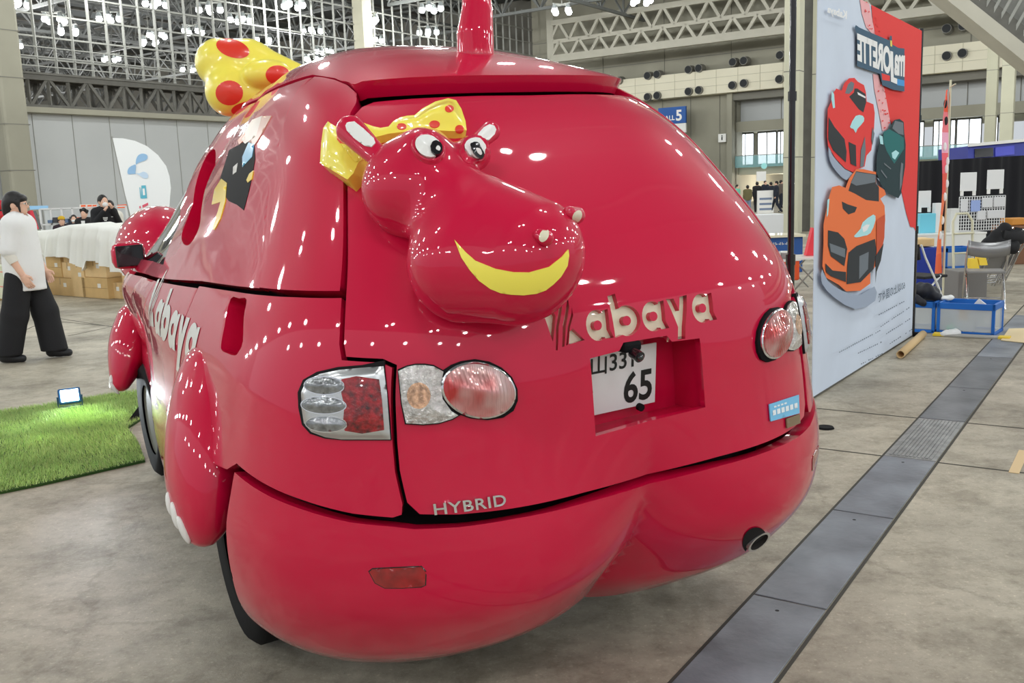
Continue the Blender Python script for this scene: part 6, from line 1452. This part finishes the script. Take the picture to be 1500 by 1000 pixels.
def board(name, lab_, cat, x0, y0, x1, y1, m_, dy=.3, th=.02, feet=False, base=True):
    p, dd, nn = tloc(x0, y1, dy); q, _, _ = tloc(x1, y0, dy); w_ = (q-p) @ dd; z0 = zt_ if base else p[2]; z1 = q[2]; c = (p+q)/2; R = np.stack([dd, nn, UPV], 1)
    mb = MB(); f_ = .07 if feet else 0; mb.box((0, 0, f_+(z1-z0-f_)/2), (w_, th, z1-z0-f_), m_, R, .006); o = mb.build(name); o.location = (c[0], c[1], z0)
    if feet:
        for s in (-1, 1): mb = MB(); mb.box(R @ np.array([s*w_*.38, 0, .04]), (.03, .05, .08), WHT, R); mb.build('foot', o)
    return tag(o, lab_, cat)
WB = mat('white_board', s2l(226, 226, 226), .5)
board('sign_board', 'blank white board standing on feet on the left of the table', 'board', 1345, 279, 1364, 311, WB, .4, feet=True, base=False); board('blue_box', 'light blue box under the leftmost white board', 'box', 1344, 312, 1367, 331, mat('sky_box', s2l(112, 198, 220), .5), .35, .2)
board('white_box', 'narrow upright white box left of the vertical flag', 'box', 1367, 297, 1378, 330, WB, .35, .12); board('white_bag', 'pale rounded packet between the flag and the wire grid', 'bag', 1389, 305, 1403, 330, mat('pale_packet', s2l(214, 214, 210), .6), .35, .14)
p, dd, nn = tloc(1404, 328, .45); q, _, _ = tloc(1473, 286, .45); gw = (q-p) @ dd; gh = q[2]-zt_
gr_ = thing('wire_grid', 'white wire grid panel with packets, standing on the table', 'grid panel', (p[0], p[1], zt_), math.atan2(dd[1], dd[0])); mb = MB(); nW, nH = 18, 11
for i in range(nW+1): mb.box((gw*i/nW, 0, gh/2), (.009, .009, gh), WF)
for j in range(nH+1): mb.box((gw/2, 0, gh*j/nH), (gw, .009, .009), WF)
mb.build('wire_mesh', gr_)
for (x0, y0, x1, y1, lab_) in ((1407, 291, 1418, 310, 'grey packet hanging at the top left of the wire grid'), (1422, 293, 1436, 310, 'pale blue packet hanging left of centre on the wire grid'), (1438, 289, 1454, 304, 'clear packet in the upper middle of the wire grid'), (1455, 288, 1472, 303, 'clear packet at the top right of the wire grid'), (1431, 308, 1444, 322, 'white packet at the lower middle of the wire grid'), (1446, 307, 1471, 320, 'wide white packet at the lower right of the wire grid')):
    board('packet', lab_, 'packet', x0, y0, x1, y1, mat('packet', s2l(*((150, 170, 220) if 'blue' in lab_ else (212, 212, 214))), .4), .43, .03, base=False)
for x0, y0, x1, y1, lab_ in ((1406, 252, 1431, 287, 'blank white board on the wire grid, the left of the upper two'), (1445, 248, 1471, 284, 'blank white board on the wire grid, the right of the upper two')):
    board('sign_board', lab_, 'board', x0, y0, x1, y1, WB, .47, .02, True, False)
kc_ = 17.0; pts_ = [at(1318, 238, kc_), at(1560, 224, kc_+2.0)]; d_ = (pts_[1]-pts_[0])*[1, 1, 0]; Lc = np.linalg.norm(d_); d_ /= Lc; n2 = np.array([-d_[1], d_[0], 0]); vs = []; fs = []; nn_ = 120
for i in range(nn_+1):
    x = Lc*i/nn_; o_ = .03*math.sin(x*9)+.015*math.sin(x*23); b0 = pts_[0]*[1, 1, 0]+d_*x+n2*o_; zz = pts_[0][2]+(pts_[1][2]-pts_[0][2])*i/nn_; vs += [b0+UPV*.01, b0+UPV*zz]
for i in range(nn_): fs.append((2*i, 2*i+2, 2*i+3, 2*i+1))
tag(center(raw_mesh('black_curtain', vs, fs, mat('curtain_black', (.006, .006, .009), .9))), 'black curtain wall behind the table with white boards', 'curtain')
kb_ = 22; BV = mat('booth_blue', s2l(42, 52, 150), .4, coat=.3); bt_ = thing('blue_van', 'blue vehicle roof with a white top edge showing above the black curtain', 'van', at(1470, 300, kb_)*[1, 1, 0], 0)
L0 = np.array(bt_.location); P = [at(1418, 214, kb_)-L0, at(1540, 203, kb_)-L0, at(1540, 262, kb_)-L0, at(1418, 262, kb_)-L0]; mb = MB(); mb.prism(P, np.array([.3, 2.2, 0]), BV); mb.build('van_body', bt_)
mb = MB(); mb.beam(P[0]+[0, -.03, .02], P[1]+[0, -.03, .02], .1, .07, WHT); mb.build('white_edge', bt_); mb = MB(); mb.prism([at(x, y, kb_-.03)-L0 for x, y in ((1428, 218), (1455, 216), (1455, 229), (1428, 231))], np.array([0, .02, 0]), BLK); mb.prism([at(x, y, kb_-.03)-L0 for x, y in ((1458, 216), (1486, 213), (1486, 226), (1458, 229))], np.array([0, .02, 0]), mat('booth_window', s2l(60, 66, 190), .2)); mb.build('side_window', bt_)
# blue crates and containers behind the chairs
kq = 12.6
def kbox(name, lab_, cat, x0, y0, x1, y1, k, dp, m_, z0=None, grp=None):
    p, q = at(x0, y1, k), at(x1, y0, k); z0 = max(0, p[2]) if z0 is None else z0; mb = MB(); c = (p+q)/2; mb.box((0, dp/2, (q[2]-z0)/2), (q[0]-p[0], dp, q[2]-z0), m_, None, .012); o = mb.build(name); o.location = (c[0], c[1], z0); return tag(o, lab_, cat, grp)
kbox('storage_box', 'royal blue container beside the white-framed chair', 'box', 1322, 362, 1371, 402, kq, .4, mat('royal_blue', s2l(28, 52, 150), .5), 0); kbox('cardboard_tray', 'tan cardboard tray on the royal blue container', 'tray', 1333, 349, 1369, 361, kq, .35, KR[2], at(1345, 361.5, kq)[2])
pB = at(1407, 404, kq)*[1, 1, 0]; t1c = crate('lower of the two stacked clear crates with blue rims beneath the table', pB+[0, .2, 0], .40, .36, .30, 0); crate('upper of the two stacked clear crates with blue rims beneath the table', pB+[0, .2, .302], .40, .36, .28, 0)
HTM = mat('cream_tube', s2l(206, 202, 176), .5); pH = at(1412, 395, 12.1)*[1, 1, 0]; ht = thing('hand_truck', 'cream tubular hand truck in front of the stacked clear crates', 'hand truck', pH, .2)
mb = MB(); mb.tube([(-.14, 0, .12), (-.14, .06, .95), (-.08, .08, 1.05), (.08, .08, 1.05), (.14, .06, .95), (.14, 0, .12)], .016, HTM, 8)
for z in (.3, .55, .8): mb.tube([(-.14, .02, z), (.14, .02, z)], .012, HTM, 8)
mb.build('frame', ht); mb = MB(); mb.box((0, -.08, .03), (.34, .2, .015), HTM); mb.build('toe_plate', ht)
for sx in (-.17, .17): mb = MB(); mb.cyl((sx-.02, .06, .10), (sx+.02, .06, .10), .10, RUBBER, 18); mb.build('wheel', ht)
for x, y, lab_ in ((1426, 393, 'yellow wedge block on the floor, the left of two behind the chrome chair'), (1438, 388, 'yellow wedge block on the floor, the right of two behind the chrome chair')):
    p = at(x, y, 11.4); p[2] = max(p[2], 0); mb = MB(); mb.prism([(-.05, -.05, 0), (.05, -.05, 0), (.03, -.02, .12), (-.05, -.02, .12)], (0, .1, 0), YT); o = mb.build('wedge_block'); o.location = (p[0], p[1], p[2]); tag(o, lab_, 'block')
kbox('trolley', 'grey platform under the yellow wedge blocks', 'platform', 1405, 396, 1447, 406, 11.4, .45, mat('grey_deck', s2l(120, 118, 116), .7), 0)
kbox('wooden_box', 'orange-brown box beyond the curtain at the right edge', 'box', 1483, 319, 1512, 330, 16, .4, mat('orange_wood', s2l(206, 140, 60), .6), None); kbox('low_table', 'low brown table carrying the orange-brown box at the right edge', 'table', 1478, 330, 1515, 336, 15.9, .6, mat('brown_wood', s2l(120, 84, 60), .6), 0)
# vertical nobori flag
kn = 11.3; nf = thing('nobori_flag', 'narrow orange and pink vertical flag on a cream pole', 'flag', at(1382, 408, kn)*[1, 1, 0]); L0 = np.array(nf.location); zt2 = at(1379, 122, kn)[2]
mb = MB(); mb.cyl((0, 0, 0), (0, 0, zt2), .013, HTM, 10); mb.cyl((0, 0, zt2-.08), (-.06, -.25, zt2-.07), .008, HTM, 8); mb.cyl((0, 0, 0), (0, 0, .05), .14, STEELD, 16); mb.build('pole', nf)
z0 = at(1370, 400, kn)[2]; z1 = at(1376, 138, kn)[2]; NC = [mat('flag_%d' % i, s2l(*c), .8) for i, c in enumerate(((236, 104, 62), (244, 120, 70), (246, 164, 96), (240, 120, 80), (226, 86, 72), (236, 96, 110), (238, 170, 196), (234, 120, 130), (240, 84, 52)))]
mb = MB(); nz = 45
def ns(t_, s_): z = z0+(z1-z0)*t_; w_ = .15+.02*math.sin(t_*9); return np.array([-.02-w_*s_-.07*(1-t_)*s_, -.30*s_+.05*math.sin(t_*7+s_*3), z])
for j in range(nz):
    for i in range(6):
        a = (ns(j/nz, i/6), ns(j/nz, (i+1)/6), ns((j+1)/nz, (i+1)/6), ns((j+1)/nz, i/6)); mb.quad(*a, NC[min(8, int(j/nz*9))])
mb.build('flag_cloth', nf); mb = MB()
for t_, s_ in ((.93, .5), (.84, .3), (.70, .6), (.62, .35), (.58, .55), (.50, .4), (.43, .7), (.3, .4), (.22, .6)):
    p = ns(t_, s_)+[0, -.02, 0]; mb.sphere(p, 1, BWHT if t_ < .8 else BDK, 8, 6, (.022, .01, .05))
mb.build('flag_mark', nf)
# things between the car and the banner
kg = 16.0
t = thing('blue_counter', 'blue fronted counter with white lettering behind the banner\'s left post', 'counter', at(1140, 372, kg)*[1, 1, 0], 0); L0 = np.array(t.location)
P, Q = at(1105, 404, kg)-L0, at(1175, 346, kg)-L0; mb = MB(); mb.box(((P[0]+Q[0])/2, .3, Q[2]/2), (Q[0]-P[0], .6, Q[2]), mat('counter_blue', s2l(40, 84, 150), .5), None, .01); mb.build('counter_body', t); mb = MB(); mb.box(((P[0]+Q[0])/2, .28, Q[2]+.02), (Q[0]-P[0]+.06, .7, .04), CREAM); mb.build('counter_top', t); mb = MB()
for i in range(9):
    x = P[0]+.22+i*.055; z = Q[2]-.115; mb.box((x, -.004, z), (.036, .006, .012), WHT); mb.box((x+.012*(-1)**i, -.004, z+.008), (.01, .006, .045), WHT)
mb.build('counter_lettering', t)
kbox('white_plinth', 'white plinth behind the blue counter, beside the car silhouette', 'plinth', 1085, 313, 1147, 360, 21, .6, mat('plinth_white', (.75, .76, .77), .6), 0)
k2 = 12.8; p0 = at(1150, 400, k2)*[1, 1, 0]; zz = at(1150, 381, k2)[2]; t = thing('orange_table', 'table under an orange cloth behind the car\'s right tail lamp', 'table', p0, .3); mb = MB(); mb.box((0, .2, zz/2+.1), (.44, .44, zz-.2), mat('orange_cloth', s2l(226, 88, 44), .8), None, .02); mb.build('tablecloth', t); mb = MB(); mb.box((0, .2, zz-.005), (.46, .46, .02), WHT); mb.build('table_top', t)
for sx in (-.16, .16): mb = MB(); mb.cyl((sx, .1, 0), (sx, .1, .25), .015, STEEL, 8); mb.build('leg', t)
mb = MB(); mb.cyl((0, 0, 0), (0, 0, .085), .06, mat('tin', s2l(150, 140, 140), .4, .3), 16, .09); mb.cyl((0, 0, .085), (0, 0, .10), .092, WHT, 16); o = mb.build('goods_tub'); q = at(1156, 374, k2); o.location = (q[0], q[1]+.2, zz+.006); tag(o, 'patterned tub with a white lid on the orange table', 'tub')
mb = MB(); mb.cyl((0, 0, 0), (0, 0, .10), .08, PAP, 16, .085); o = mb.build('paper_tub'); q = at(1141, 374, k2); o.location = (q[0], q[1]+.2, zz+.006); tag(o, 'pale paper tub on the left of the orange table', 'tub')
p0 = at(1184, 400, k2+.3)*[1, 1, 0]; zz = at(1184, 378, k2+.3)[2]; t = thing('folding_table', 'white folding table with crossed steel legs left of the banner', 'table', p0, .1); mb = MB(); mb.box((0, .25, zz), (.5, .6, .03), WHT, None, .005); mb.build('table_top', t)
for s in (-1, 1): mb = MB(); mb.tube([(s*.2, 0, zz-.02), (-s*.22, 0, .015)], .012, STEEL, 8); mb.tube([(s*.2, .5, zz-.02), (-s*.22, .5, .015)], .012, STEEL, 8); mb.build('crossed_leg', t)
P = [at(x, y, k2+.5) for x, y in ((1181, 377), (1197, 377), (1195, 340), (1191, 336))]; P = [q_+UPV*max(0, zz+.02-P[0][2]) for q_ in P]; mb = MB(); mb.prism(P, np.array([.0, .12, 0]), mat('red_panel', s2l(222, 54, 66), .6)); tag(center(mb.build('red_sign')), 'red slanted board on the white folding table', 'sign')
# wall signs
HB = mat('hall_blue', s2l(24, 84, 160), .5); b0 = rw_(985, 172, 1.0)
hs = thing('hall_sign', 'blue hall number sign on the back wall above the car', 'sign', b0, math.atan2(-B_AX[1], -B_AX[0])); sw = 2.3; mb = MB(); mb.box((0, 0, .15), (sw, .2, 1.25), HB); mb.box((0, 0, -.85), (sw, .2, .7), WHT); mb.build('sign_panel', hs)
mb = MB(); vs, fs = text_mesh('HALL', .02); mb.add([(x*.5-.95, -.11, y*.5-.2) for x, y in vs], fs, WHT); vs, fs = text_mesh('5', .03); mb.add([(x*1.1+.32, -.11, y*1.1-.25) for x, y in vs], fs, WHT); mb.build('sign_lettering', hs)
p = rw_(1058, 202, -.1); s2_ = thing('toilet_sign', 'small white pictogram sign on the concrete wall', 'sign', p, math.atan2(-B_AX[1], -B_AX[0])); mb = MB(); mb.box((0, 0, 0), (.62, .1, .62), WHT); mb.build('sign_panel', s2_); mb = MB(); mb.box((0, -.055, -.04), (.09, .01, .26), BLK); mb.cyl((0, -.05, .16), (0, -.06, .16), .05, BLK, 12); mb.build('pictogram', s2_)
p = at(1121, 306, 46.2); mb = MB(); mb.box((0, 0, .55), (.8, .1, 1.1), WHT); o = mb.build('display_board'); o.location = (p[0], p[1], 0); tag(o, 'white display board standing among the distant visitors', 'board'); mb = MB()
for k_ in range(3): mb.box((0, -.055, .2+.25*k_), (.6, .01, .1), JEAN)
mb.build('board_print', o)
p = at(1115, 258, 55); mb = MB(); mb.box((0, 0, 0), (.55, .1, .55), WHT); o = mb.build('hanging_screen'); o.location = tuple(p); tag(o, 'white hanging panel under the far gallery', 'panel'); 
p = at(1119, 243, 58); mb = MB(); mb.cyl((0, 0, 0), (0, -.05, 0), .18, mat('teal_disc', s2l(160, 226, 226), .4), 20); o = mb.build('round_sign'); o.location = tuple(p); tag(o, 'round pale teal sign on the edge of the far gallery', 'sign')
